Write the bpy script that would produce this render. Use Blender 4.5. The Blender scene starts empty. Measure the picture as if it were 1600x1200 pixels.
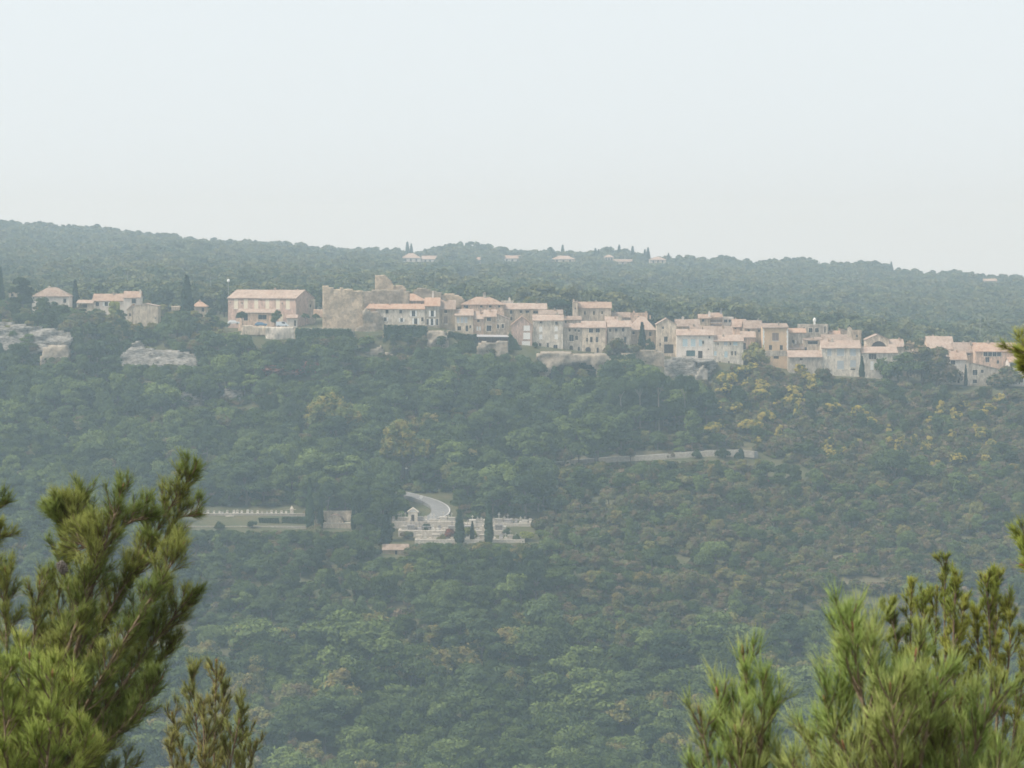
import bpy, bmesh, math, random
import numpy as np
from mathutils import Vector, Matrix, noise

# ------------------------------------------------------------------ camera, world, sun, exposure
sc = bpy.context.scene
COL = sc.collection
R = math.radians
F = 5280.0                       # focal length in pixels of the 1600-wide photograph
EYE = 100.0                      # eye height above the valley datum
PITCH = math.atan(200.0 / F)     # eye level lies at row 400

cam_d = bpy.data.cameras.new('camera')
cam = bpy.data.objects.new('camera', cam_d)
COL.objects.link(cam)
cam.location = (0, 0, EYE)
cam.rotation_euler = (math.pi / 2 - PITCH, 0, 0)
cam_d.sensor_width = 36.0
cam_d.lens = 36.0 * F / 1600.0
cam_d.clip_start = 0.5
cam_d.clip_end = 30000.0
cam_d.dof.use_dof = True
cam_d.dof.focus_distance = 900.0
cam_d.dof.aperture_fstop = 22.0
sc.camera = cam

SUN_AZ, SUN_EL = R(-108.0), R(52.0)   # azimuth from +Y, negative = to the left of the view
world = bpy.data.worlds.new('World')
sc.world = world
world.use_nodes = True
wn, wl = world.node_tree.nodes, world.node_tree.links
wn.clear()
w_out = wn.new('ShaderNodeOutputWorld')
w_bg = wn.new('ShaderNodeBackground')
w_sky = wn.new('ShaderNodeTexSky')
w_sky.sky_type = 'NISHITA'
w_sky.sun_disc = False
w_sky.sun_elevation = SUN_EL
w_sky.sun_rotation = SUN_AZ
w_sky.dust_density = 6.0
w_sky.altitude = 200.0
w_mix = wn.new('ShaderNodeMixRGB')       # an even veil of high cloud over the blue
w_mix.inputs[0].default_value = 0.92
w_mix.inputs[2].default_value = (5.08, 5.50, 5.74, 1)
w_bg.inputs['Strength'].default_value = 0.1
wl.new(w_sky.outputs[0], w_mix.inputs[1])
wl.new(w_mix.outputs[0], w_bg.inputs['Color'])
wl.new(w_bg.outputs[0], w_out.inputs['Surface'])

sun_d = bpy.data.lights.new('sun', 'SUN')
sun_d.energy = 2.6
sun_d.angle = R(14)
sun_d.color = (1.0, 0.95, 0.87)
sun = bpy.data.objects.new('sun', sun_d)
COL.objects.link(sun)
sd = Vector((math.sin(SUN_AZ) * math.cos(SUN_EL), math.cos(SUN_AZ) * math.cos(SUN_EL), math.sin(SUN_EL)))
sun.rotation_euler = sd.to_track_quat('Z', 'Y').to_euler()
sun.location = (-200, -200, 400)

vs = sc.view_settings
vs.view_transform = 'Standard'
vs.look = 'None'
vs.exposure = 0.78
vs.gamma = 1.0
vs.use_curve_mapping = False
cy = sc.cycles
cy.max_bounces = 5
cy.diffuse_bounces = 3
cy.glossy_bounces = 2
cy.transmission_bounces = 2
cy.volume_bounces = 2
cy.transparent_max_bounces = 4
cy.caustics_reflective = False
cy.caustics_refractive = False
cy.pixel_filter_type = 'BLACKMAN_HARRIS'
cy.filter_width = 1.6
try:
    cy.use_denoising = True
    cy.denoiser = 'OPENIMAGEDENOISE'
except Exception:
    pass

HAZE_DENSITY = 0.000295

rnd = random.Random(7)
rng = np.random.default_rng(7)
SP, CP = math.sin(PITCH), math.cos(PITCH)


def at(px, py, Y):
    """World point seen at a pixel of the 1600x1200 photograph at distance Y."""
    r, u = (px - 800.0) / F, (600.0 - py) / F
    dy, dz = CP + u * SP, -SP + u * CP
    t = Y / dy
    return Vector((r * t, Y, EYE + dz * t))


STEP_A = np.array([600.0, 740, 882, 1050, 1160, 1178])     # survey stations along the hillside ...
STEP_B = np.array([720.0, 860, 1000, 1100, 1160, 1178])     # ... and their true distances
def RM(Y): return float(np.interp(Y, STEP_A, STEP_B)) if 600 <= Y <= 1178 else float(Y)
def IM(Y): return float(np.interp(Y, STEP_B, STEP_A)) if 720 <= Y <= 1178 else float(Y)


def pix(x, y, z):
    """Pixel of a world point (arrays allowed)."""
    dz = z - EYE
    d = y * CP - dz * SP
    u = (y * SP + dz * CP) / d
    return 800.0 + F * x / d, 600.0 - F * u


# ------------------------------------------------------------------ object helpers
def tag(o, label=None, cat=None, group=None, kind=None):
    if label: o['label'] = label
    if cat: o['category'] = cat
    if group: o['group'] = group
    if kind: o['kind'] = kind
    return o


def link(name, me, parent=None, loc=None):
    o = bpy.data.objects.new(name, me)
    COL.objects.link(o)
    if parent is not None: o.parent = parent
    if loc is not None: o.location = loc
    return o


def empty(name, loc, rz=0.0):
    o = bpy.data.objects.new(name, None)
    o.empty_display_size = 0.5
    COL.objects.link(o)
    o.location = loc
    o.rotation_euler = (0, 0, rz)
    return o


def mesh_np(name, v, f, mats, smooth=False):
    """v (n,3), f (m,k) all faces with k corners."""
    me = bpy.data.meshes.new(name)
    v = np.ascontiguousarray(v, dtype=np.float32)
    f = np.ascontiguousarray(f, dtype=np.int32)
    me.vertices.add(len(v))
    me.vertices.foreach_set('co', v.ravel())
    me.loops.add(f.size)
    me.loops.foreach_set('vertex_index', f.ravel())
    me.polygons.add(len(f))
    me.polygons.foreach_set('loop_start', np.arange(0, f.size, f.shape[1], dtype=np.int32))
    me.update(calc_edges=True)
    if smooth: me.shade_smooth()
    for m in (mats if isinstance(mats, (list, tuple)) else [mats]): me.materials.append(m)
    return me


class MB:
    """Collects faces with material slots and links them as one mesh."""
    def __init__(s): s.v, s.f, s.m = [], [], []
    def face(s, pts, m=0):
        b = len(s.v)
        s.v += [tuple(p) for p in pts]
        s.f.append(tuple(range(b, b + len(pts))))
        s.m.append(m)
    def box(s, x0, x1, y0, y1, z0, z1, m=0):
        c = [(x0, y0, z0), (x1, y0, z0), (x1, y1, z0), (x0, y1, z0), (x0, y0, z1), (x1, y0, z1), (x1, y1, z1), (x0, y1, z1)]
        b = len(s.v); s.v += c
        for q in ((0, 3, 2, 1), (4, 5, 6, 7), (0, 1, 5, 4), (1, 2, 6, 5), (2, 3, 7, 6), (3, 0, 4, 7)):
            s.f.append(tuple(b + i for i in q)); s.m.append(m)
    def tube(s, pts, rad, n=6, m=0, caps=True):
        rings = []
        for i, p in enumerate(pts):
            p = Vector(p)
            d = Vector(pts[min(i + 1, len(pts) - 1)]) - Vector(pts[max(i - 1, 0)])
            if d.length < 1e-9: d = Vector((0, 0, 1))
            d.normalize()
            a = d.cross(Vector((0.31, 0.17, 0.93)))
            if a.length < 0.1: a = d.cross(Vector((1, 0, 0)))
            a.normalize(); b = d.cross(a)
            r = rad[i] if hasattr(rad, '__len__') else rad
            base = len(s.v)
            for k in range(n):
                t = 2 * math.pi * k / n
                s.v.append(tuple(p + a * (r * math.cos(t)) + b * (r * math.sin(t))))
            rings.append(base)
        for a0, b0 in zip(rings, rings[1:]):
            for k in range(n):
                s.f.append((a0 + k, a0 + (k + 1) % n, b0 + (k + 1) % n, b0 + k)); s.m.append(m)
        if caps:
            s.f.append(tuple(rings[0] + k for k in reversed(range(n)))); s.m.append(m)
            s.f.append(tuple(rings[-1] + k for k in range(n))); s.m.append(m)
    def slab(s, verts, faces, t, m=0):
        """Top faces given a thickness t downwards."""
        b = len(s.v); n = len(verts)
        s.v += [tuple(v) for v in verts] + [(v[0], v[1], v[2] - t) for v in verts]
        edges = {}
        for f in faces:
            s.f.append(tuple(b + i for i in f)); s.m.append(m)
            s.f.append(tuple(b + n + i for i in reversed(f))); s.m.append(m)
            for i, j in zip(f, f[1:] + f[:1]): edges[(i, j)] = 1
        for (i, j) in edges:
            if (j, i) not in edges:
                s.f.append((b + j, b + i, b + n + i, b + n + j)); s.m.append(m)
    def mesh(s, name, mats, smooth=False):
        me = bpy.data.meshes.new(name)
        me.from_pydata(s.v, [], s.f)
        mats = mats if isinstance(mats, (list, tuple)) else [mats]
        for m in mats: me.materials.append(m)
        if len(mats) > 1: me.polygons.foreach_set('material_index', s.m)
        if smooth: me.shade_smooth()
        me.update()
        return me
    def build(s, name, mats, parent=None, smooth=False, loc=None):
        return link(name, s.mesh(name, mats, smooth), parent, loc)


# ------------------------------------------------------------------ materials
def nodemat(name):
    m = bpy.data.materials.new(name)
    m.use_nodes = True
    nt = m.node_tree
    nt.nodes.clear()
    out = nt.nodes.new('ShaderNodeOutputMaterial')
    return m, nt, out


def foliage(name, c1, c2, trans=0.25, c3=None, patch=0.35, rough=0.6, nscale=0.35):
    """Leaf material: c1..c2 between plants, darker and lighter leaves, patches of c3."""
    m, nt, out = nodemat(name)
    N, L = nt.nodes.new, nt.links.new
    oi = N('ShaderNodeObjectInfo')
    geo = N('ShaderNodeNewGeometry')
    mix = N('ShaderNodeMixRGB')
    mix.inputs[1].default_value = (*c1, 1); mix.inputs[2].default_value = (*c2, 1)
    L(oi.outputs['Random'], mix.inputs[0])
    col = mix.outputs[0]
    if c3 is not None:
        nz = N('ShaderNodeTexNoise'); nz.inputs['Scale'].default_value = nscale
        nz.inputs['Detail'].default_value = 2.0
        L(geo.outputs['Position'], nz.inputs['Vector'])
        rp = N('ShaderNodeValToRGB')
        rp.color_ramp.elements[0].position = 0.62 - patch * 0.5
        rp.color_ramp.elements[1].position = 0.70 - patch * 0.5
        L(nz.outputs['Fac'], rp.inputs[0])
        mx = N('ShaderNodeMixRGB'); mx.inputs[2].default_value = (*c3, 1)
        L(rp.outputs[0], mx.inputs[0]); L(col, mx.inputs[1])
        col = mx.outputs[0]
    hs = N('ShaderNodeHueSaturation')
    mr = N('ShaderNodeMapRange')
    mr.inputs['To Min'].default_value = 0.78; mr.inputs['To Max'].default_value = 1.22
    L(geo.outputs['Random Per Island'], mr.inputs['Value'])
    L(mr.outputs[0], hs.inputs['Value']); L(col, hs.inputs['Color'])
    df = N('ShaderNodeBsdfDiffuse'); tr = N('ShaderNodeBsdfTranslucent'); ms = N('ShaderNodeMixShader')
    ms.inputs[0].default_value = trans
    L(hs.outputs[0], df.inputs['Color']); L(hs.outputs[0], tr.inputs['Color'])
    L(df.outputs[0], ms.inputs[1]); L(tr.outputs[0], ms.inputs[2])
    L(ms.outputs[0], out.inputs['Surface'])
    return m


def surf(name, c1, c2, scale=1.0, rough=0.9, bump=0.0, detail=6.0, c3=None, s3=6.0, f3=0.5, stretch=(1, 1, 1), obj=True, voro=0.0, jitter=0.0, bdist=0.1):
    """Two-tone noise surface with optional finer third tone, masonry cells and bump."""
    m, nt, out = nodemat(name)
    N, L = nt.nodes.new, nt.links.new
    tc = N('ShaderNodeTexCoord')
    mp = N('ShaderNodeMapping'); mp.inputs['Scale'].default_value = stretch
    geo = N('ShaderNodeNewGeometry')
    L(tc.outputs['Object'] if obj else geo.outputs['Position'], mp.inputs['Vector'])
    nz = N('ShaderNodeTexNoise'); nz.inputs['Scale'].default_value = scale; nz.inputs['Detail'].default_value = detail
    nz.inputs['Roughness'].default_value = 0.62
    L(mp.outputs[0], nz.inputs['Vector'])
    rp = N('ShaderNodeValToRGB')
    rp.color_ramp.elements[0].position = 0.34; rp.color_ramp.elements[0].color = (*c1, 1)
    rp.color_ramp.elements[1].position = 0.66; rp.color_ramp.elements[1].color = (*c2, 1)
    L(nz.outputs['Fac'], rp.inputs[0])
    col = rp.outputs[0]
    if c3 is not None:
        n3 = N('ShaderNodeTexNoise'); n3.inputs['Scale'].default_value = s3; n3.inputs['Detail'].default_value = 4
        L(mp.outputs[0], n3.inputs['Vector'])
        r3 = N('ShaderNodeValToRGB')
        r3.color_ramp.elements[0].position = 0.45; r3.color_ramp.elements[1].position = 0.72
        L(n3.outputs['Fac'], r3.inputs[0])
        mu = N('ShaderNodeMath'); mu.operation = 'MULTIPLY'; mu.inputs[1].default_value = f3
        L(r3.outputs[0], mu.inputs[0])
        mx = N('ShaderNodeMixRGB'); mx.inputs[2].default_value = (*c3, 1)
        L(mu.outputs[0], mx.inputs[0]); L(col, mx.inputs[1]); col = mx.outputs[0]
    if jitter:
        oi = N('ShaderNodeObjectInfo'); hs = N('ShaderNodeHueSaturation'); mr = N('ShaderNodeMapRange')
        mr.inputs['To Min'].default_value = 1 - jitter; mr.inputs['To Max'].default_value = 1 + jitter
        L(oi.outputs['Random'], mr.inputs['Value']); L(mr.outputs[0], hs.inputs['Value']); L(col, hs.inputs['Color'])
        col = hs.outputs[0]
    if voro:
        vo = N('ShaderNodeTexVoronoi'); vo.inputs['Scale'].default_value = voro
        L(mp.outputs[0], vo.inputs['Vector'])
        hv = N('ShaderNodeHueSaturation'); mv = N('ShaderNodeMapRange')
        mv.inputs['To Min'].default_value = 0.78; mv.inputs['To Max'].default_value = 1.18
        sp = N('ShaderNodeSeparateColor')
        L(vo.outputs['Color'], sp.inputs[0]); L(sp.outputs[0], mv.inputs['Value'])
        L(mv.outputs[0], hv.inputs['Value']); L(col, hv.inputs['Color']); col = hv.outputs[0]
    bs = N('ShaderNodeBsdfPrincipled')
    bs.inputs['Roughness'].default_value = rough
    bs.inputs['Specular IOR Level'].default_value = 0.2
    L(col, bs.inputs['Base Color'])
    if bump:
        bp = N('ShaderNodeBump'); bp.inputs['Strength'].default_value = bump; bp.inputs['Distance'].default_value = bdist
        L(nz.outputs['Fac'], bp.inputs['Height']); L(bp.outputs[0], bs.inputs['Normal'])
    L(bs.outputs[0], out.inputs['Surface'])
    return m


def plain(name, c, rough=0.6, metal=0.0, vary=0.12, scale=3.0):
    return surf(name, tuple(x * (1 - vary) for x in c), tuple(min(1, x * (1 + vary)) for x in c), scale=scale, rough=rough)


def tilemat(name, c1, c2, c3):
    """Canal tiles: colour broken tile by tile, furrows running down the slope."""
    m, nt, out = nodemat(name)
    N, L = nt.nodes.new, nt.links.new
    tc = N('ShaderNodeTexCoord')
    vo = N('ShaderNodeTexVoronoi'); vo.inputs['Scale'].default_value = 1.3
    mpt = N('ShaderNodeMapping'); mpt.inputs['Scale'].default_value = (1.6, .7, .7); L(tc.outputs['Object'], mpt.inputs['Vector'])
    L(mpt.outputs[0], vo.inputs['Vector'])
    sp = N('ShaderNodeSeparateColor'); L(vo.outputs['Color'], sp.inputs[0])
    nz = N('ShaderNodeTexNoise'); nz.inputs['Scale'].default_value = 0.38; nz.inputs['Detail'].default_value = 7
    L(tc.outputs['Object'], nz.inputs['Vector'])
    rp = N('ShaderNodeValToRGB')
    rp.color_ramp.elements[0].position = 0.35; rp.color_ramp.elements[0].color = (*c1, 1)
    rp.color_ramp.elements[1].position = 0.65; rp.color_ramp.elements[1].color = (*c2, 1)
    L(nz.outputs['Fac'], rp.inputs[0])
    mx = N('ShaderNodeMixRGB'); mx.inputs[2].default_value = (*c3, 1)
    mu = N('ShaderNodeMath'); mu.operation = 'MULTIPLY'; mu.inputs[1].default_value = 0.75
    L(sp.outputs[0], mu.inputs[0]); L(mu.outputs[0], mx.inputs[0]); L(rp.outputs[0], mx.inputs[1])
    wv = N('ShaderNodeTexWave'); wv.wave_type = 'BANDS'; wv.bands_direction = 'X'; wv.inputs['Scale'].default_value = 1.25
    wv.inputs['Distortion'].default_value = 0.6
    L(tc.outputs['Object'], wv.inputs['Vector'])
    bp = N('ShaderNodeBump'); bp.inputs['Strength'].default_value = 0.7; bp.inputs['Distance'].default_value = 0.09
    L(wv.outputs['Fac'], bp.inputs['Height'])
    bs = N('ShaderNodeBsdfPrincipled'); bs.inputs['Roughness'].default_value = 0.9
    bs.inputs['Specular IOR Level'].default_value = 0.15
    L(mx.outputs[0], bs.inputs['Base Color']); L(bp.outputs[0], bs.inputs['Normal'])
    L(bs.outputs[0], out.inputs['Surface'])
    return m


M = {}
M['cream'] = surf('wall_cream', (0.466, 0.386, 0.292), (0.605, 0.518, 0.403), .5, bump=.3, c3=(0.314, 0.259, 0.204), s3=.8, f3=1.0, stretch=(1, 1, .45), voro=2.2, jitter=.14)
M['peach'] = surf('wall_peach', (0.512, 0.363, 0.263), (0.629, 0.467, 0.350), .45, bump=.3, c3=(0.361, 0.271, 0.210), s3=.8, f3=1.0, stretch=(1, 1, .45), voro=2.2, jitter=.14)
M['pink'] = surf('wall_pink_stone', (0.419, 0.294, 0.239), (0.524, 0.392, 0.321), .6, bump=.3, c3=(0.326, 0.248, 0.210), s3=.8, f3=1.0, stretch=(1, 1, .45), voro=2.6)
M['grey'] = surf('wall_grey_stone', (0.338, 0.294, 0.239), (0.501, 0.443, 0.362), .6, bump=.5, c3=(0.198, 0.172, 0.146), s3=.8, f3=1.0, stretch=(1, 1, .45), voro=2.4, jitter=.14)
M['tan'] = surf('wall_tan_stone', (0.384, 0.299, 0.210), (0.524, 0.421, 0.304), .6, bump=.5, c3=(0.244, 0.196, 0.152), s3=.8, f3=1.0, stretch=(1, 1, .45), voro=2.4, jitter=.14)
M['ochre'] = surf('wall_ochre_render', (0.547, 0.386, 0.239), (0.617, 0.455, 0.292), .4, bump=.1, c3=(0.419, 0.311, 0.210), s3=.8, f3=1.0, stretch=(1, 1, .45))
M['white'] = surf('wall_white', (0.607, 0.548, 0.481), (0.733, 0.671, 0.605), .5, bump=.1, c3=(0.471, 0.430, 0.383), s3=.8, f3=1.0, stretch=(1, 1, .45))
M['pale'] = surf('wall_pale_grey', (0.535, 0.479, 0.396), (0.675, 0.605, 0.513), .5, bump=.2, c3=(0.384, 0.352, 0.304), s3=.8, f3=1.0, stretch=(1, 1, .45), voro=2.2, jitter=.12)
M['tile_a'] = tilemat('tiles_terracotta', (.235, .150, .105), (.365, .245, .180), (.415, .325, .255))
M['tile_b'] = tilemat('tiles_brown', (.185, .130, .098), (.300, .218, .168), (.370, .300, .245))
M['tile_c'] = tilemat('tiles_pink', (.270, .190, .145), (.400, .295, .232), (.440, .365, .305))
M['tile_o'] = tilemat('tiles_orange', (.300, .170, .110), (.430, .270, .185), (.460, .350, .270))
M['castle'] = surf('castle_stone', (0.358, 0.283, 0.202), (0.532, 0.426, 0.306), .22, bump=.8, c3=(0.217, 0.175, 0.133), s3=.9, f3=.65, voro=1.7)
M['castle_dark'] = surf('castle_shaded_brown_stone', (0.218, 0.182, 0.141), (0.367, 0.307, 0.232), .3, bump=.8, c3=(0.129, 0.110, 0.087), s3=1.1, f3=.7, voro=1.5)  # castle stone with shade painted in for buttress and inner wall; also brown masonry
M['rock'] = surf('limestone', (.19, .178, .16), (.37, .35, .315), .7, bump=1.0, c3=(.075, .07, .06), s3=.9, f3=1.0, stretch=(1, 1, 2.6), bdist=.6)
M['rock_warm'] = surf('warm_limestone', (0.264, 0.220, 0.172), (0.400, 0.348, 0.276), .35, bump=1.0, c3=(0.144, 0.120, 0.096), s3=1.0, f3=.75, bdist=.4)
M['rock_ledge'] = surf('ledge_stone', (.24, .22, .19), (.40, .37, .32), .5, bump=.8, c3=(.14, .12, .10), s3=1.5, f3=.6, bdist=.3)
M['gravel'] = surf('gravel', (.36, .32, .26), (.50, .455, .385), .6, bump=.2, c3=(.26, .23, .18), s3=3, f3=.5, obj=False)
M['asphalt'] = surf('asphalt', (.155, .155, .155), (.21, .21, .208), .8, bump=.1, c3=(.26, .25, .235), s3=3, f3=.4, obj=False)
M['earth'] = surf('earth_and_scrub', (.060, .068, .030), (.115, .100, .056), .16, bump=.9, detail=10, c3=(.055, .07, .028), s3=1.1, f3=.85, obj=False, bdist=.6)
M['bark'] = surf('bark', (.09, .075, .06), (.17, .145, .12), 3, bump=.5)
M['pale_bark'] = surf('pale_bark', (.17, .155, .13), (.26, .235, .20), 2, bump=.4)
M['twig'] = surf('pine_twig', (.16, .115, .075), (.27, .20, .14), 40, bump=.4)
M['cone'] = surf('pine_cone_scales', (.12, .10, .085), (.27, .24, .21), 60, bump=.4)
M['bud'] = surf('pine_bud', (.22, .11, .06), (.34, .18, .10), 80)
M['glass'] = surf('window_glass', (.012, .014, .018), (.030, .034, .040), .5, rough=.25)
M['frame_white'] = plain('white_paint', (.74, .73, .70), vary=.06)
M['shut_cream'] = plain('cream_paint', (.62, .56, .44), vary=.06)
M['shut_blue'] = plain('pale_blue_paint', (.42, .52, .55), vary=.07)
M['shut_grey'] = plain('blue_grey_paint', (.40, .43, .45), vary=.07)
M['shut_brown'] = plain('brown_paint', (.20, .145, .12), vary=.12)
M['shut_teal'] = plain('teal_glass', (.07, .13, .14), vary=.15, rough=.3)
M['wood_dark'] = plain('dark_wood', (.055, .045, .04), vary=.2)
M['metal'] = plain('grey_metal', (.30, .31, .32), rough=.45)
M['iron'] = plain('dark_iron', (.06, .06, .065), rough=.5)
M['lamp_white'] = plain('white_globe', (.82, .84, .84), rough=.3, vary=.03)
M['marble'] = surf('grave_marble', (.36, .34, .30), (.54, .51, .46), 2, c3=(.25, .235, .21), s3=4, f3=.5, jitter=.25)
M['granite'] = surf('grave_granite', (.20, .19, .19), (.36, .34, .33), 3, jitter=.3)
M['tomb_stone'] = surf('tomb_stone', (.36, .32, .27), (.52, .475, .41), 1.5, c3=(.22, .20, .17), s3=2.5, f3=.5, jitter=.12)
M['car_white'] = plain('white_car_paint', (.72, .73, .74), rough=.25, vary=.02)
M['car_blue'] = plain('blue_car_paint', (.10, .19, .30), rough=.25, vary=.03)
M['car_grey'] = plain('pale_blue_car_paint', (.52, .57, .61), rough=.25, vary=.02)
M['tyre'] = plain('tyre_rubber', (.03, .03, .03))
M['canvas'] = plain('grey_canvas', (.34, .33, .33))
# foliage
M['oak'] = foliage('oak_leaves', (0.055, 0.083, 0.023), (0.158, 0.205, 0.063))
M['olive'] = foliage('olive_green_leaves', (0.098, 0.108, 0.034), (0.243, 0.239, 0.080), c3=(0.232, 0.192, 0.066), patch=.25)
M['holm'] = foliage('holm_oak_leaves', (0.035, 0.055, 0.020), (0.099, 0.135, 0.049))
M['pinef'] = foliage('pine_foliage', (0.039, 0.062, 0.029), (0.111, 0.155, 0.063))
M['gold'] = foliage('golden_leaves', (0.185, 0.168, 0.042), (0.294, 0.240, 0.064), c3=(0.131, 0.153, 0.045), patch=.35)
M['vine'] = foliage('yellow_patched_leaves', (0.074, 0.088, 0.027), (0.171, 0.186, 0.056), c3=(0.458, 0.372, 0.080), patch=.33, nscale=.5)
M['scrub'] = foliage('brown_scrub_leaves', (0.122, 0.096, 0.058), (0.296, 0.227, 0.148), c3=(0.102, 0.108, 0.042), patch=.35)
M['greenscrub'] = foliage('green_scrub_leaves', (0.071, 0.085, 0.033), (0.198, 0.198, 0.084), c3=(0.164, 0.128, 0.073), patch=.25)
M['red'] = foliage('russet_leaves', (0.167, 0.069, 0.048), (0.360, 0.160, 0.105), c3=(0.136, 0.096, 0.059), patch=.3)
M['cyp'] = foliage('cypress_foliage', (0.017, 0.033, 0.017), (0.050, 0.081, 0.038), trans=.1)
M['ivy'] = foliage('ivy_leaves', (0.026, 0.046, 0.020), (0.064, 0.104, 0.047), trans=.15)
M['hedge'] = foliage('hedge_leaves', (0.029, 0.051, 0.020), (0.076, 0.118, 0.049), trans=.15)
M['limetree'] = foliage('lime_green_leaves', (0.147, 0.161, 0.038), (0.296, 0.319, 0.078))
M['far_pine'] = foliage('plateau_pine_foliage', (0.066, 0.095, 0.050), (0.151, 0.172, 0.087))  # paled leaf colour: part of the distance haze is put into the albedo
M['far_oak'] = foliage('plateau_oak_leaves', (0.110, 0.129, 0.062), (0.177, 0.179, 0.087))  # oak leaves paled likewise, colour standing in for some of the haze
M['grass'] = surf('lawn_grass', (.12, .16, .06), (.19, .22, .09), .8, c3=(.09, .13, .05), s3=3, f3=.5, obj=False)
M['dry'] = surf('dry_grass', (.095, .085, .05), (.15, .128, .08), .5, c3=(.07, .078, .036), s3=1.4, f3=.8, obj=False)

# ------------------------------------------------------------------ the land
ST_PX = np.array([-300, 0, 200, 400, 520, 650, 800, 950, 1100, 1300, 1500, 1700], float)
ST_ROWS = {   # distance: picture row of the bare ground at each station
    858:  [885, 884, 884, 884, 886, 890, 888, 886, 890, 902, 916, 921],
    882:  [848, 846, 844, 842, 844, 852, 850, 858, 866, 880, 894, 899],
    970:  [775, 770, 770, 770, 772, 779, 775, 780, 787, 802, 820, 825],
    1050: [708, 705, 704, 703, 705, 712, 714, 713, 707, 725, 745, 752],
    1110: [652, 650, 646, 640, 640, 640, 645, 650, 655, 672, 692, 700],
    1160: [592, 590, 594, 579, 567, 571, 587, 603, 613, 624, 643, 650],
    1172: [552, 550, 572, 546, 553, 557, 561, 582, 597, 598, 613, 620],
    1178: [514, 512, 543, 521, 519, 514, 541, 556, 568, 590, 605, 610],
    1235: [500, 499, 499, 505, 490, 487, 497, 508, 523, 548, 568, 575],
    1400: [478, 478, 480, 480, 485, 487, 490, 500, 520, 540, 555, 560],
    1800: [436, 440, 443, 447, 452, 457, 462, 475, 490, 502, 512, 518],
    2300: [392, 400, 406, 412, 420, 428, 433, 440, 450, 458, 468, 475],
    2700: [352, 366, 384, 400, 410, 411, 414, 421, 429, 434, 441, 453],
    2800: [344, 358, 376, 392, 403, 402, 408, 415, 420, 425, 433, 445],
    3100: [370, 384, 402, 420, 430, 430, 435, 441, 446, 452, 460, 472],
}
YK = [-400, -60, 0, 15, 60, 500, 700, 800, 860]
ZK = [116, 112, 98.3, 94.3, 83, -18, -46, -44, -30]
YS = np.array(YK + [RM(q) for q in sorted(ST_ROWS)] + [3200, 3400], float)
ZST = np.zeros((len(ST_PX), len(YS)))
for si in range(len(ST_PX)):
    col = list(ZK)
    for Yd in sorted(ST_ROWS):
        col.append(at(ST_PX[si], ST_ROWS[Yd][si], RM(Yd)).z)
    col += [col[-1] - 8, col[-1] - 25]
    ZST[si] = col


def _wob(x, y):
    return (np.sin(x * .043 + 1.3 + y * .011) * np.sin(y * .037 + .6 - x * .009) * 1.1
            + np.sin(x * .11 + y * .07) * np.sin(y * .13 - x * .05 + 2.0) * .45)


def ground(x, y):
    x = np.atleast_1d(np.asarray(x, float)); y = np.atleast_1d(np.asarray(y, float))
    px = np.clip(800 + F * x / np.maximum(y, 250.0), ST_PX[0], ST_PX[-1] - 1e-6)
    i = np.clip(np.searchsorted(ST_PX, px, side='right') - 1, 0, len(ST_PX) - 2)
    t = (px - ST_PX[i]) / (ST_PX[i + 1] - ST_PX[i])
    t = t * t * (3 - 2 * t)
    cols = np.stack([np.interp(y, YS, ZST[s]) for s in range(len(ST_PX))])
    k = np.arange(len(x))
    z = cols[i, k] * (1 - t) + cols[i + 1, k] * t
    yo = np.where((y >= 720) & (y <= 1178), np.interp(y, STEP_B, STEP_A), y)
    amp = np.clip((y - 430) / 60, 0, 1) * np.where((y > 1172) & (y < 1250), .15, 1.0)
    amp = amp * (1 + 1.4 * np.clip((845 - yo) / 60, 0, 1))
    amp = amp * np.where((px > 240) & (px < 880) & (yo > 850) & (yo < 990), .2, 1.0)
    return z + _wob(x, y) * amp


def gz(x, y): return float(ground(x, y)[0])


def gpx(px, Y):
    """Ground point under picture column px at distance Y."""
    x = (px - 800.0) / F * (Y * 1.002)
    return Vector((x, Y, gz(x, Y)))


ys = np.concatenate([np.linspace(-400, 0, 12)[:-1], np.linspace(0, 430, 40)[:-1], np.linspace(430, 1150, 150)[:-1],
                     np.linspace(1150, 1260, 50)[:-1], np.linspace(1260, 3200, 130)[:-1], np.linspace(3200, 3400, 4)])
us = np.concatenate([np.linspace(-.75, -.24, 16)[:-1], np.linspace(-.24, .24, 230)[:-1], np.linspace(.24, .75, 16)])
UU, YY = np.meshgrid(us, ys)
XX = UU * np.maximum(YY, 250.0)
ZZ = ground(XX.ravel(), YY.ravel())
nu, ny = len(us), len(ys)
ii = (np.arange(ny - 1)[:, None] * nu + np.arange(nu - 1)[None, :]).ravel()
gf = np.stack([ii, ii + 1, ii + nu + 1, ii + nu], 1)
land = link('terrain', mesh_np('terrain', np.stack([XX.ravel(), YY.ravel(), ZZ], 1), gf, M['earth'], smooth=True))
tag(land, kind='structure', label='rolling ground of earth and scrub under the woods')


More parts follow.
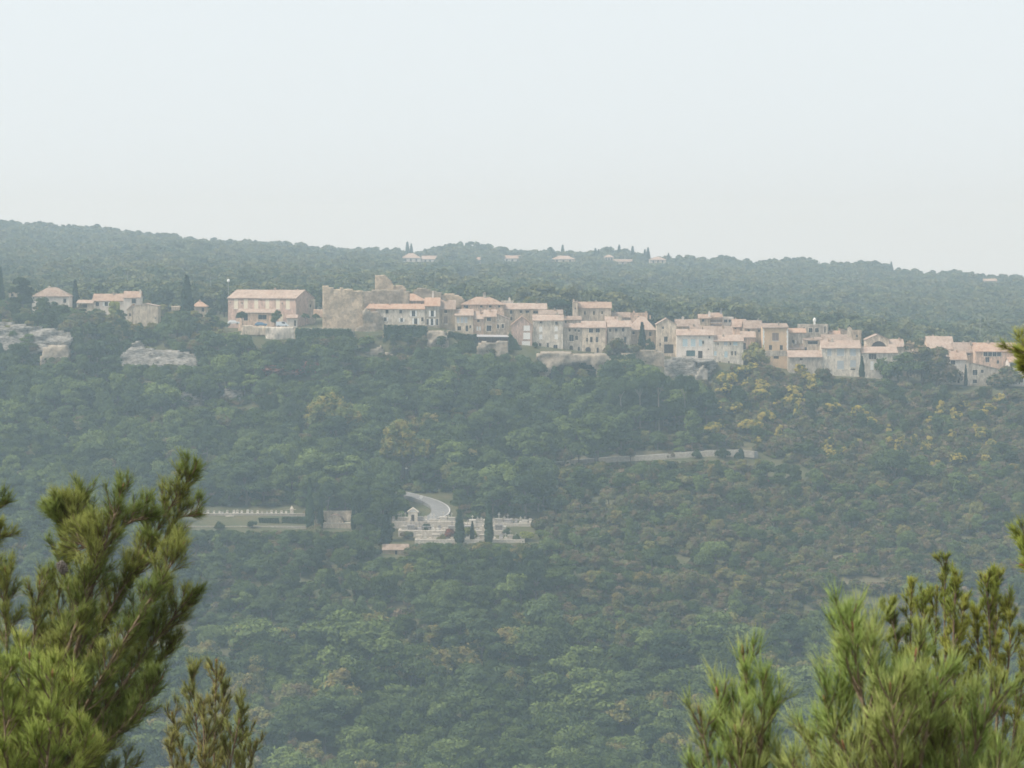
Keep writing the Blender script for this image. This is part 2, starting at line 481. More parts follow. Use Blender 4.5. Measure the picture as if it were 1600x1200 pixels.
# ------------------------------------------------------------------ roads
def ribbon(pts, width, name, mat, lift=.25, seg=60, skirt=1.2):
    """A road laid along (px, Y) points, level across, with a skirt down into the ground."""
    P = [gpx(a, RM(b)) for a, b in pts]
    out = []
    n = len(P)
    for k in range(seg + 1):
        t = k / seg * (n - 1); i = min(int(t), n - 2); f = t - i
        p0, p1, p2, p3 = P[max(i - 1, 0)], P[i], P[i + 1], P[min(i + 2, n - 1)]
        out.append(.5 * ((2 * p1) + (p2 - p0) * f + (2 * p0 - 5 * p1 + 4 * p2 - p3) * f * f + (3 * p1 - p0 - 3 * p2 + p3) * f ** 3))
    mb = MB(); prev = None; edge = []
    zs = []
    for k, p in enumerate(out):
        d = (out[min(k + 1, seg)] - out[max(k - 1, 0)]); d.z = 0; d.normalize()
        s = Vector((d.y, -d.x, 0)) * (width / 2)
        zs.append(max(gz(q.x, q.y) for q in (p - s, p, p + s)))
    zs = [sum(zs[max(0, i - 3):i + 4]) / len(zs[max(0, i - 3):i + 4]) for i in range(len(zs))]
    for k, p in enumerate(out):
        d = (out[min(k + 1, seg)] - out[max(k - 1, 0)]); d.z = 0; d.normalize()
        s = Vector((d.y, -d.x, 0)) * (width / 2)
        z = zs[k] + lift
        a, b = p - s, p + s
        a.z = b.z = z
        row = (a, b)
        if prev:
            mb.face([prev[0], prev[1], b, a])
            dn = Vector((0, 0, -skirt - 1.5))
            mb.face([prev[1], prev[1] + dn, b + dn, b]); mb.face([prev[0] + dn, prev[0], a, a + dn])
        prev = row; edge.append(row)
    o = mb.build(name, mat)
    tag(o, kind='structure')
    return o, edge


UPPER_ROAD = [(600, 1015), (680, 1023), (760, 1028), (850, 1034), (950, 1041), (1060, 1047), (1150, 1051.5), (1182, 1053)]
LOWER_ROAD = [(560, 985), (610, 980), (645, 972), (672, 962), (688, 950), (686, 938), (668, 928), (640, 921)]
road_u, edge_u = ribbon(UPPER_ROAD, 5.5, 'road', M['asphalt'])
road_u['label'] = 'upper road running behind a stone parapet below the village'
road_l, edge_l = ribbon(LOWER_ROAD, 6.0, 'road', M['asphalt'])
road_l['label'] = 'grey asphalt road bending round above the cemetery'
# painted edge line on the bend
mb = MB()
for (a0, b0), (a1, b1) in zip(edge_l, edge_l[1:]):
    q0, q1 = a0.lerp(b0, .06), a1.lerp(b1, .06); r0, r1 = a0.lerp(b0, .085), a1.lerp(b1, .085)
    up = Vector((0, 0, .006)); mb.face([q0 + up, r0 + up, r1 + up, q1 + up])
ln = mb.build('edge_line', M['frame_white'], road_l)

# ------------------------------------------------------------------ haze
def haze_box():
    mb = MB(); mb.box(-3400, 3400, -420, 3460, -54, 152)
    m, nt, out = nodemat('haze_air')
    pv = nt.nodes.new('ShaderNodeVolumePrincipled')
    pv.inputs['Color'].default_value = (.66, .85, 1.0, 1)
    pv.inputs['Absorption Color'].default_value = (1, 1, 1, 1)
    pv.inputs['Density'].default_value = HAZE_DENSITY
    pv.inputs['Anisotropy'].default_value = 0.4
    nt.links.new(pv.outputs[0], out.inputs['Volume'])
    o = mb.build('haze', m)
    tag(o, label='pale blue haze filling the valley', kind='stuff')
    return o
haze_box()


# ------------------------------------------------------------------ rough stone slabs: ruins, cliffs, retaining walls
def inside(px, py, poly):
    n = len(poly); c = np.zeros(px.shape, bool); j = n - 1
    for i in range(n):
        xi, yi = poly[i]; xj, yj = poly[j]
        hit = ((yi > py) != (yj > py)) & (px < (xj - xi) * (py - yi) / (yj - yi + 1e-12) + xi)
        c ^= hit; j = i
    return c


def rough_mesh(name, poly, Y, thick, mat, amp=.25, cell=.6, lean=0.0, scale=.25, hollow=None, hollow_depth=6.0, seed=0.0, strata=0.0, bow=0.0, batter=0.0):
    """Stone body whose front outline is a polygon of picture points at distance Y; returns mesh and origin."""
    W = [at(a, b, Y) for a, b in poly]
    org = Vector(((min(w.x for w in W) + max(w.x for w in W)) / 2, Y, min(w.z for w in W)))
    P2 = [(w.x - org.x, w.z - org.z) for w in W]
    H2 = None
    if hollow:
        H2 = [((at(a, b, Y).x - org.x), (at(a, b, Y).z - org.z)) for a, b in hollow]
    x0, x1 = min(p[0] for p in P2), max(p[0] for p in P2); z1 = max(p[1] for p in P2)
    nx, nz = max(2, int((x1 - x0) / cell)), max(2, int(z1 / cell))
    gx = np.linspace(x0, x1, nx + 1); gzv = np.linspace(0, z1, nz + 1)
    CX, CZ = np.meshgrid((gx[1:] + gx[:-1]) / 2, (gzv[1:] + gzv[:-1]) / 2, indexing='ij')
    keep = inside(CX, CZ, P2)
    vid = {}; v = []; f = []
    hollowm = inside(CX, CZ, H2) if H2 else np.zeros_like(keep)
    def vert(i, k, layer):
        key = (i, k, layer)
        if key in vid: return vid[key]
        x, z = gx[i], gzv[k]
        s = noise.fractal(Vector((x * scale + seed, z * scale * (1 + strata), seed * 1.7)), 1.0, 2.0, 5)
        jx = noise.noise(Vector((x * 1.7 + seed, z * 1.7, 3.1))) * cell * .35
        jz = noise.noise(Vector((x * 1.7 + seed, z * 1.7, 9.4))) * cell * .35
        y = lean * z + bow * ((x - (x0 + x1) / 2) / max(.1, (x1 - x0) / 2)) ** 2
        if layer == 'f': y += s * amp
        elif layer == 'h': y += hollow_depth + s * amp
        else: y += thick
        vid[key] = len(v); v.append((x + jx, y, z + jz)); return vid[key]
    layer = np.where(keep, np.where(hollowm, 2, 1), 0)
    L = {1: 'f', 2: 'h'}
    for i in range(nx):
        for k in range(nz):
            a = layer[i, k]
            if not a: continue
            l = L[a]
            f.append((vert(i, k, l), vert(i + 1, k, l), vert(i + 1, k + 1, l), vert(i, k + 1, l)))
            f.append((vert(i + 1, k, 'b'), vert(i, k, 'b'), vert(i, k + 1, 'b'), vert(i + 1, k + 1, 'b')))
            for di, dk, e in ((-1, 0, ((i, k + 1), (i, k))), (1, 0, ((i + 1, k), (i + 1, k + 1))), (0, -1, ((i, k), (i + 1, k))), (0, 1, ((i + 1, k + 1), (i, k + 1)))):
                ni, nk = i + di, k + dk
                o = layer[ni, nk] if 0 <= ni < nx and 0 <= nk < nz else 0
                (a0, a1), (b0, b1) = e
                if o == 0:
                    f.append((vert(b0, b1, l), vert(a0, a1, l), vert(a0, a1, 'b'), vert(b0, b1, 'b')))
                elif o != a and a == 1:
                    f.append((vert(b0, b1, 'f'), vert(a0, a1, 'f'), vert(a0, a1, 'h'), vert(b0, b1, 'h')))
    return mesh_np(name, np.array(v), np.array(f), mat), org


def rough(name, label, cat, poly, Y, thick, mat, group=None, parent=None, rz=0.0, **kw):
    Y = RM(Y)
    me, org = rough_mesh(name, poly, Y, thick, mat, **kw)
    o = link(name, me, parent)
    if parent is None:
        o.location = org; o.rotation_euler = (0, 0, rz)
        tag(o, label, cat, group)
    else:
        o.location = org - parent.location
    return o

# ------------------------------------------------------------------ houses
SHUT = {'s': 'frame_white', 'c': 'shut_cream', 'b': 'shut_blue', 'y': 'shut_grey', 'n': 'shut_brown', 'W': 'frame_white'}


def house(label, x0, x1, e, r, Y, D=9.0, roof='X', wall='cream', tile='tile_a', win=(), ch=(), yaw=0.0, name='house', cat='house',
          group='houses of the hilltop village', over=.4, top=None, sink=1.2):
    """x0..x1 columns of the facade, e eave row, r ridge row, all at distance Y; win: (px, py, w, h, kind)."""
    pxc = (x0 + x1) / 2
    Y = RM(Y)
    k = Y / F; cyw = math.cos(yaw)
    W = (x1 - x0) * k / cyw
    c = at(pxc, e, Y)
    corners = [(c.x + dx * cyw - dy * math.sin(yaw), Y + dx * math.sin(yaw) + dy * cyw) for dx in (-W / 2, W / 2) for dy in (0, D)]
    zb = min(gz(*q) for q in corners) - sink
    H = c.z - zb
    rise = max(.05, (e - r) * k)
    root = empty(name, (c.x, Y, zb), yaw)
    tag(root, label, cat, group)
    hw = W / 2
    holes = []
    for w in win:
        px, py, ww, hh, kd = w[:5]
        xl = (px - pxc) * k / cyw; zc = at(px, py, Y).z - zb
        g_ = 1.0 if kd in 'gGADWb' else 1.3
        a, b = ww * k / 2 * g_, hh * k / 2 * g_
        holes.append((max(xl - a, -hw + .1), min(xl + a, hw - .1), zc - b, min(zc + b, H - .12), kd))
    # walls
    mb = MB()
    xs = sorted({-hw, hw} | {h[0] for h in holes} | {h[1] for h in holes})
    zs = sorted({0.0, H} | {h[2] for h in holes} | {h[3] for h in holes})
    for xa, xb in zip(xs, xs[1:]):
        for za, zz in zip(zs, zs[1:]):
            if xb - xa < 1e-4 or zz - za < 1e-4: continue
            mx, mz = (xa + xb) / 2, (za + zz) / 2
            if any(h[0] < mx < h[1] and h[2] < mz < h[3] for h in holes): continue
            mb.face([(xa, 0, za), (xb, 0, za), (xb, 0, zz), (xa, 0, zz)])
    for h in holes:
        d = .34
        mb.face([(h[0], 0, h[2]), (h[0], d, h[2]), (h[0], d, h[3]), (h[0], 0, h[3])])
        mb.face([(h[1], d, h[2]), (h[1], 0, h[2]), (h[1], 0, h[3]), (h[1], d, h[3])])
        mb.face([(h[0], d, h[2]), (h[0], 0, h[2]), (h[1], 0, h[2]), (h[1], d, h[2])])
        mb.face([(h[0], 0, h[3]), (h[0], d, h[3]), (h[1], d, h[3]), (h[1], 0, h[3])])
        if h[4] == 'A':
            rr = (h[1] - h[0]) / 2; xc = (h[0] + h[1]) / 2; zc = h[3] - rr
            for sgn in (-1, 1):
                arc = [(xc + sgn * rr * math.cos(t), zc + rr * math.sin(t)) for t in [math.pi / 2 * q / 6 for q in range(7)]]
                mb.face([(xc + sgn * rr, .03, h[3])] + [(a, .03, b) for a, b in arc])
    A = H + rise
    if roof == 'X' or roof == 'H':
        back = H
        side = [(0, 0), (D, 0), (D, H), (D / 2, A if roof == 'X' else H), (0, H)]
    elif roof == 'M':
        back = A; side = [(0, 0), (D, 0), (D, A), (0, H)]
    else:
        back = H; side = [(0, 0), (D, 0), (D, H), (0, H)]
    hl = hr = H
    if roof == 'L': hr = A        # slopes down to the left
    if roof == 'R': hl = A
    for sx, hh in ((-hw, hl), (hw, hr)):
        if roof in 'LR': s2 = [(0, 0), (D, 0), (D, hh), (0, hh)]
        else: s2 = side
        pts = [(sx, a, b) for a, b in s2]
        mb.face(pts if sx > 0 else pts[::-1])
    if roof == 'Y':
        for yy in (0, D): mb.face([(-hw, yy, H), (hw, yy, H), (0, yy, A)])
    if roof in 'LR':
        for yy in (0, D):
            mb.face([(-hw, yy, H), (hw, yy, H), (hw if roof == 'L' else -hw, yy, A)])
    mb.face([(hw, D, 0), (-hw, D, 0), (-hw, D, back), (hw, D, back)])
    wl_ = mb.build('wall', M[wall], root)
    # roof
    rb = MB(); o = over; t = .24
    jig = lambda s=.06: rnd.uniform(-s, s)
    if roof == 'X':
        sl = rise / (D / 2); n = max(2, int(W / 3)); vv = []; ff = []
        for i in range(n + 1):
            x = -hw - .25 + (W + .5) * i / n; sag = jig(.07)
            vv += [(x, -o, H - sl * o + t + jig()), (x, D / 2, A + t + sag), (x, D + o, H - sl * o + t + jig())]
        for i in range(n):
            a = i * 3; ff += [[a, a + 3, a + 4, a + 1], [a + 1, a + 4, a + 5, a + 2]]
        rb.slab(vv, ff, t)
    elif roof == 'M':
        sl = rise / D; n = max(2, int(W / 3)); vv = []; ff = []
        for i in range(n + 1):
            x = -hw - .25 + (W + .5) * i / n
            vv += [(x, -o, H - sl * o + t + jig()), (x, D + .2, A + sl * .2 + t + jig())]
        for i in range(n):
            a = i * 2; ff.append([a, a + 2, a + 3, a + 1])
        rb.slab(vv, ff, t)
    elif roof == 'Y':
        sl = rise / hw
        rb.slab([(-hw - o, -o, H - sl * o + t), (0, -o, A + t), (hw + o, -o, H - sl * o + t), (hw + o, D + o, H - sl * o + t), (0, D + o, A + t), (-hw - o, D + o, H - sl * o + t)],
                [[0, 1, 4, 5], [1, 2, 3, 4]], t)
    elif roof in 'LR':
        lo, hi = (H, A) if roof == 'L' else (A, H)
        sl = rise / W
        rb.slab([(-hw - o, -o, lo + (-sl if roof == 'L' else sl) * o + t), (hw + o, -o, hi + (sl if roof == 'L' else -sl) * o + t),
                 (hw + o, D + o, hi + (sl if roof == 'L' else -sl) * o + t), (-hw - o, D + o, lo + (-sl if roof == 'L' else sl) * o + t)], [[0, 1, 2, 3]], t)
    elif roof == 'H':
        q = min(hw * .8, D / 2 * .95); z0 = H - rise / (D / 2) * o + t
        rb.slab([(-hw - o, -o, z0), (hw + o, -o, z0), (hw + o, D + o, z0), (-hw - o, D + o, z0), (-hw + q, D / 2, A + t), (hw - q, D / 2, A + t)],
                [[0, 1, 5, 4], [1, 2, 5], [2, 3, 4, 5], [3, 0, 4]], t)
    else:   # flat with a low parapet
        rb.box(-hw + .3, hw - .3, .3, D - .3, H - .5, H - .3)
        rb.box(-hw - .06, hw + .06, -.06, .3, H, H + rise); rb.box(-hw - .06, hw + .06, D - .3, D + .06, H, H + rise)
        rb.box(-hw - .06, -hw + .3, .303, D - .303, H, H + rise); rb.box(hw - .3, hw + .06, .303, D - .303, H, H + rise)
    rf = rb.build('roof', M[tile], root)
    if roof in 'XMH':   # corbelled course under the front eave
        gb = MB(); gb.box(-hw + .05, hw - .05, -.16, .0, H - .28, H - .06); gb.build('cornice', M[wall], root)
    # openings
    for h in holes:
        kd = h[4]; xa, xb, za, zz = h[:4]; w_, h_ = xb - xa, zz - za
        door = kd in 'DAgG'
        if door:
            db = MB()
            if kd == 'A':
                rr = w_ / 2; xc = (xa + xb) / 2
                db.face([(xa, .2, za), (xb, .2, za)] + [(xc + rr * math.cos(t_), .2, zz - rr + rr * math.sin(t_)) for t_ in [math.pi * q / 12 for q in range(13)]])
            else:
                n = max(1, int(w_ / .5))
                for q in range(n):
                    db.box(xa + .03 + (w_ - .06) * q / n + .01, xa + .03 + (w_ - .06) * (q + 1) / n - .01, .16 if q % 2 else .175, .26, za + .02, zz - .03)
            dr = db.build('door', M['shut_teal'] if kd == 'G' else M['wood_dark'], root)
            if kd == 'D':
                hb = MB(); hb.box(xb - .2, xb - .12, .10, .16, za + h_ * .45, za + h_ * .52); hb.build('handle', M['metal'], dr)
            continue
        wb = MB()
        wb.box(xa - .08, xb + .08, -.07, .05, za - .13, za - .005, 1)                    # sill
        fr = .045
        wb.box(xa + .005, xa + fr, .17, .25, za + .005, zz - .005, 1); wb.box(xb - fr, xb - .005, .17, .25, za + .005, zz - .005, 1)
        wb.box(xa + fr, xb - fr, .17, .25, za + .005, za + fr, 1); wb.box(xa + fr, xb - fr, .17, .25, zz - fr, zz - .005, 1)
        xm = (xa + xb) / 2
        wb.box(xm - .018, xm + .018, .17, .245, za + fr, zz - fr, 1)
        if kd == 'p':     # pale stone surround
            wb.box(xa - .2, xa - .003, -.04, .06, za - .13, zz + .2, 1); wb.box(xb + .003, xb + .2, -.04, .06, za - .13, zz + .2, 1)
            wb.box(xa, xb, -.04, .06, zz + .003, zz + .2, 1)
        wo = wb.build('window', [M['glass'], M['pale'] if kd in 'dp' else M['frame_white']], root)
        pb = MB(); pb.face([(xa + fr, .215, za + fr), (xb - fr, .215, za + fr), (xb - fr, .215, zz - fr), (xa + fr, .215, zz - fr)])
        pb.build('pane', M['glass'], wo)
        if kd == 's':
            for sgn in (-1, 1):
                sb = MB(); xx = xa - w_ * .56 - .02 if sgn < 0 else xb + .02
                sb.box(xx, xx + w_ * .56, -.10, -.035, za + .02, zz - .02); sb.build('shutter', M['frame_white'], wo)
        elif kd in SHUT:
            for sgn in (-1, 1):
                sb = MB(); a_, b_ = (xa + .01, xm - .015) if sgn < 0 else (xm + .015, xb - .01)
                sb.box(a_, b_, .03, .09, za + .01, zz - .01); sb.build('shutter', M[SHUT[kd]], wo)
    # chimneys
    if not ch and roof in 'XHM' and cat == 'house':
        ch = [(x0 + (x1 - x0) * rnd.uniform(.15, .85), r - rnd.uniform(1.5, 3.2), rnd.uniform(1.6, 2.6), 5, rnd.choice([wall, 'peach', 'grey']), rnd.uniform(.3, .6)) for _ in range(rnd.choice([1, 1, 2]))]
    for q in ch:
        px, py, ww, hh = q[:4]; mt = q[4] if len(q) > 4 else wall
        yy = D * (q[5] if len(q) > 5 else .5)
        xl = (px - pxc) * k / cyw; zt = at(px, py, Y).z - zb; a = max(.28, ww * k / 2)
        cb = MB(); zl = min(zt - hh * k, H + (rise if roof != 'F' else 0) - .35)
        cb.box(xl - a, xl + a, yy - .35, yy + .35, zl, zt - .12); cb.box(xl - a - .1, xl + a + .1, yy - .45, yy + .45, zt - .117, zt)
        cb.box(xl - a * .5, xl + a * .5, yy - .2, yy + .2, zt + .003, zt + .3)
        cb.build('chimney', M[mt], rf)
    return root


SUB = 'houses at the edge of the village'
# --- left outskirts
house('house with brown hipped roof half hidden by dark trees', 50, 108, 463, 450, 1240, 11, 'H', 'white', 'tile_b', [(101, 470, 3.5, 5, 'd'), (70, 470, 4, 5, 's')], [(74, 448, 4, 8)], group=SUB)
house('tiny cream hut with a pink cap roof among trees', 14, 25, 457, 452, 1246, 3, 'H', 'cream', 'tile_c', [(19, 461, 3, 4, 'd')], name='hut', cat='hut', group=SUB)
house('long low white house with terracotta roof', 145, 197, 470, 460, 1243, 9, 'X', 'white', 'tile_a', [(152, 475, 4, 5, 'd'), (166, 475, 4, 5, 's')], group=SUB)
house('two-storey white house with square window and white chimney', 193, 219, 465, 456, 1232, 8, 'X', 'white', 'tile_a', [(209, 470.5, 5, 5.5, 'p')], [(218, 453.5, 2.2, 10, 'white', .3)], group=SUB)
house('low garage with a flat pink roof beside the long white house', 120, 144, 474, 470, 1236, 6, 'M', 'cream', 'tile_c', [(132, 478, 8, 6, 'g')], name='garage', cat='garage', group=SUB)
house('plain cream gabled house standing below the white houses', 207, 247, 479, 475, 1216, 9, 'Y', 'cream', 'tile_c', [(243, 497, 1.6, 2, 'd')], group=SUB, over=.15)
house('cream lean-to with orange roof against the gabled house', 199, 206.5, 484, 477, 1217, 7, 'L', 'cream', 'tile_o', [(203, 492, 2.5, 4, 'd')], name='lean_to', cat='lean-to', group=SUB, over=.25)
house('small cream house with bright orange roof beside the tall cypress', 300, 322, 479, 472, 1235, 7, 'H', 'cream', 'tile_o', [(317, 484, 3, 5, 'd')], group=SUB)
# --- the school
house('long pink stone school building with six cream shuttered windows', 354, 464, 466, 454, 1206, 13, 'X', 'pink', 'tile_c',
      [(p, 475, 5.5, 11.5, 'c') for p in (367, 383, 400, 418, 435, 451)] + [(357.5, 473, 1.6, 2.2, 'd'), (377, 474, 1.8, 3, 'd'), (442, 474, 1.6, 2.5, 'd'), (374, 497, 6, 9, 'd'), (440, 496, 6, 9, 'c')],
      [(416, 451, 2.5, 6, 'pink'), (452, 453, 2.2, 5, 'pink')], yaw=R(-26), name='school_building', cat='school', group=None)
house('cream flat annex against the school gable', 479, 491, 470, 468, 1208, 6, 'F', 'cream', 'cream', [(485, 478, 2, 4, 'd')], name='annex', cat='annex', group=SUB)
house('low school annex with a peach tiled lean-to roof', 372, 428, 489, 484, 1196, 5, 'M', 'peach', 'tile_c', [(410, 495.5, 10, 5.5, 'd'), (384, 497, 5, 6, 'd')], name='annex', cat='annex', group=SUB)
house('little whitewashed shed with a pink roof in the school yard', 448, 464, 497, 493, 1190, 3.5, 'M', 'white', 'tile_c', [(461, 505, 3, 9, 'D')], name='shed', cat='shed', group=SUB)
# --- centre: castle foot to the umbrella pine
house('long terrace house with orange roof above the ivy wall', 587, 663.5, 483, 476, 1187, 9, 'X', 'pale', 'tile_o',
      [(604.5, 487, 3.2, 4.5, 'p'), (626, 487, 3.2, 4.5, 'p'), (602, 499, 3.2, 4.8, 's'), (627.5, 500, 3.2, 4.8, 's'), (646, 490, 4, 7, 's'), (649.5, 502.5, 4, 8, 's'), (660, 499, 3, 5, 'd')])
house('small house with hipped orange roof tucked against the castle', 572, 590, 482, 474, 1196, 7, 'H', 'peach', 'tile_o', [(577, 485, 2.5, 3, 'd')])
house('pink house with red-orange roof behind the long terrace house', 618, 664, 470, 460, 1204, 10, 'H', 'peach', 'tile_o', [(633, 474.8, 2.6, 4.5, 'd'), (644, 474.5, 2, 3, 'd'), (659, 474.5, 2, 3, 'd')])
house('grey house with white shutters and orange roof beside the long terrace', 664, 687, 478, 466, 1187, 9, 'X', 'grey', 'tile_o',
      [(675.5, 490, 3.8, 7.5, 's'), (668, 503, 2.6, 7, 'p'), (675, 503, 3.2, 8, 's'), (683, 503, 2.6, 8, 'p')], [(676, 456, 2.6, 12, 'white', .5)])
house('narrow tan house with a brown roof and two stacked windows', 687.5, 711, 483, 470, 1189, 9, 'X', 'tan', 'tile_b', [(696.5, 486.5, 3.6, 4.5, 'd'), (696.5, 500, 4, 9, 'n')])
house('wide peach house with a hipped roof and a stone finial', 721, 787.5, 476, 465, 1206, 11, 'H', 'peach', 'tile_a', [(728, 479.5, 5.5, 4, 'd'), (752, 478.5, 3, 3.2, 'd'), (766, 478.5, 3, 3.2, 'd'), (780, 478.5, 2.5, 3, 'd')], [(757, 458, 4.5, 8, 'grey', .45)])
house('yellowish cream house with a row of pale upper windows', 711, 739, 493, 484, 1188, 9, 'X', 'cream', 'tile_c',
      [(716, 500, 3.4, 6.5, 'y'), (722, 500, 3.4, 6.5, 'y'), (728, 500, 3.4, 6.5, 'y'), (717.5, 513, 4.5, 5, 'd'), (729.5, 513, 3, 7, 'd'), (735, 510.5, 2.4, 3.5, 'd')])
house('small peach house with one round window and a white door', 739.5, 755.5, 498, 487, 1189, 8, 'X', 'peach', 'tile_c', [(747.5, 501, 3.2, 3.4, 'd'), (746, 513, 2.8, 6, 'W'), (750, 513, 2.8, 6, 'W')])
house('brown stone house with paired white windows', 756, 775.5, 495, 485, 1189, 9, 'X', 'tan', 'tile_c', [(764, 498.5, 5, 5, 'p'), (764, 513, 6, 7, 'p')])
house('dark stone house whose roof edge slopes down to its side', 776, 795.5, 499, 491, 1189, 9, 'R', 'grey', 'tile_b', [(777.8, 498.5, 3, 4, 'p'), (777.8, 510, 3.2, 5, 'p'), (785.5, 509.5, 3.2, 5, 'p')], over=.15)
house('long stone house with a weathered pink roof in the second row', 788, 854, 483, 475, 1207, 9, 'X', 'tan', 'tile_c', [(798.5, 487.5, 3, 4.5, 'd'), (814, 487, 2.5, 3.5, 'd'), (824, 487, 4, 3, 'd'), (837, 488, 6, 3, 'd'), (799, 498, 2.6, 4.5, 'd')], [(838, 472, 2.5, 6)])
house('pale flat-roofed block with white clutter behind the stone houses', 783, 802, 472, 470, 1216, 7, 'F', 'white', 'pale', [(790, 475, 3, 3, 'd')], [(796, 466, 3, 5, 'white')])
house('gabled pink house with big white loggia windows', 799, 832, 508, 495, 1181, 10, 'Y', 'pink', 'tile_o', [(823, 512, 10, 8.5, 'W'), (823, 524.5, 11, 10, 'W'), (822, 537.5, 13, 9, 'W')], over=.25)
house('tall grey house with four white shuttered windows', 833, 880, 501, 493, 1182, 9, 'X', 'pale', 'tile_c',
      [(845, 514, 5, 7.5, 'W'), (869, 513.5, 5.2, 7.5, 'W'), (845, 526, 5, 7, 'W'), (869, 526, 5.2, 7, 'W'), (845, 503.8, 2.6, 2.6, 'd'), (869.5, 505, 3.2, 4, 'd'), (844, 540, 3, 6, 'd'), (856, 540, 2.6, 7, 'd'), (868, 542, 5, 5, 'd')],
      [(871, 489, 3, 5, 'pale', .5)])
house('stone house with a small arched door and dark square window', 880.5, 909, 512, 506, 1183, 9, 'X', 'grey', 'tile_c',
      [(890, 516.2, 2.4, 3.4, 'd'), (899, 516.2, 2.4, 3.4, 'd'), (904.5, 517, 2.2, 3.4, 'd'), (893, 528, 5.5, 8, 'd'), (901, 528, 3.4, 5.5, 'd'), (892.5, 544.5, 5.5, 9.5, 'A'), (904.5, 545, 2.4, 5, 'd')])
house('stone house with a wide arched doorway above the terrace ledge', 909.5, 946, 512, 503, 1183, 9, 'X', 'cream', 'tile_c',
      [(923.5, 516.3, 5, 5.5, 'd'), (934, 516.3, 5, 5, 'd'), (917.3, 531, 2.4, 5, 'd'), (924, 530.5, 3.2, 6.5, 'd'), (933, 530.5, 3, 6.5, 'd'), (919, 547, 8.5, 9.5, 'A'), (934, 547, 3.4, 8, 'D')])
house('grey house with a low roof in front of the square tower house', 878, 908, 500, 495, 1195, 8, 'X', 'grey', 'tile_b', [(884, 503, 2.4, 3, 'd')], [(872, 488, 3, 8, 'grey')])
house('tall square cream tower house rising above the other roofs', 903, 955, 481.5, 473, 1203, 10, 'X', 'cream', 'tile_a', [(914, 489, 2.2, 4.5, 'd'), (928, 489, 2.2, 5, 'd'), (941, 488.5, 2.2, 4, 'd')], [(932, 471, 3, 6), (948, 472, 3, 6)])
house('narrow cream stair tower on the side of the tower house', 895, 902.5, 474, 471, 1201, 6, 'L', 'cream', 'tile_b', [(899, 482, 1.8, 3, 'd')], [(896.5, 468.5, 3, 6)], over=.1)
house('house with a thick cream chimney and three upper windows', 949.5, 986, 511, 502, 1184, 9, 'X', 'grey', 'tile_c', [(953.5, 516, 2.8, 4, 'd'), (963, 515.5, 3.2, 4.5, 'd'), (973.5, 515.5, 3.2, 4.5, 'd'), (977, 531, 3, 8, 'd'), (958, 548, 3, 5, 'd')], [(969.5, 493.5, 6.5, 11, 'cream', .5)])
house('broad house with a steep hipped peach roof beside the cypress', 983, 1024, 515, 496, 1193, 13, 'H', 'tan', 'tile_c', [(990, 520, 3, 4, 'd'), (1016, 522, 3, 5, 'd')])
house('block with a stepped parapet peeping over the hipped roof', 985, 1012, 492, 489, 1209, 6, 'F', 'peach', 'peach', [(998, 495.5, 2.5, 2.5, 'd')], [(1010, 487, 3, 5), (991, 486.5, 3, 5)])
house('low grey house behind the thick chimney', 957, 984, 496, 489, 1209, 7, 'X', 'grey', 'tile_b', [(962, 499, 3, 3, 'd')])
# --- right of the centre
house('cream gabled house with a dark garage opening', 1026, 1057, 507, 498, 1187, 9, 'Y', 'cream', 'tile_c', [(1040.5, 530, 4.5, 6.5, 'd'), (1045, 545, 14.5, 14, 'g'), (1031.5, 538, 2, 4, 'd'), (1036, 512, 2.5, 3, 'd')], over=.25)
house('house with long pale roof and white chimney above the gabled house', 1056, 1093, 510, 500, 1203, 9, 'X', 'cream', 'tile_b', [(1078, 514, 3, 3, 'd')], [(1068, 496, 3.5, 7, 'white', .5)])
house('wide white house with pale blue shutters and a dark glazed door', 1057.5, 1115, 524, 516, 1181, 9, 'X', 'white', 'tile_c',
      [(1070.5, 535.5, 7.5, 11.5, 'b'), (1083, 535.5, 7.5, 11.5, 'b'), (1094.5, 535.5, 5, 10, 'b'), (1098.6, 534.8, 2.4, 4, 'd'), (1108.5, 526.8, 2, 2.8, 'd'), (1079.3, 552, 14, 9, 'G'), (1094.3, 554, 7, 11.5, 'D'), (1107, 545.8, 1.8, 2, 'd')])
house('pale house with a pink roof and two narrow dark windows', 1115.5, 1161.5, 533, 525, 1181, 9, 'X', 'pale', 'tile_c',
      [(1122, 537.5, 1.8, 3.5, 'n'), (1134, 536.4, 4, 4.4, 'y'), (1141.5, 537.5, 1.8, 3, 'd'), (1149, 536.8, 6.5, 5.5, 'b'), (1117.8, 552, 4, 6.5, 'b'), (1134.5, 553.5, 5, 9, 'b'), (1144, 552, 2.2, 5.5, 'd'), (1149.3, 552, 2.2, 5.5, 'd'), (1125, 566, 2, 3, 'd'), (1139, 566, 2, 3, 'd')])
house('stone tower block with a dark window under its roof', 1092, 1109.5, 497.5, 492, 1216, 7, 'X', 'tan', 'tile_a', [(1098.5, 500, 3, 4.5, 'd')], [(1108.5, 487.5, 3.4, 9, 'white', .2)])
house('peach tower house with two balcony bands and an aerial', 1110, 1128.5, 496, 490, 1217, 7, 'X', 'peach', 'tile_a', [(1119, 501.5, 14, 3.2, 'n'), (1119, 508, 14, 2.6, 'n')], [(1127, 486, .6, 8, 'metal', .4)])
house('white modern block with a glazed roof terrace', 1128.8, 1146, 498, 495.5, 1221, 7, 'F', 'white', 'white', [(1134, 501.5, 4, 3.5, 'd'), (1141, 501.5, 4, 3.5, 'd')])
house('stone house with a brown roof under the wooded plateau', 1163, 1191, 513, 502, 1199, 10, 'X', 'tan', 'tile_b', [(1170, 516.3, 3, 2.5, 'd'), (1178, 522, 2.5, 4, 'd'), (1186, 517, 2.5, 3, 'd')])
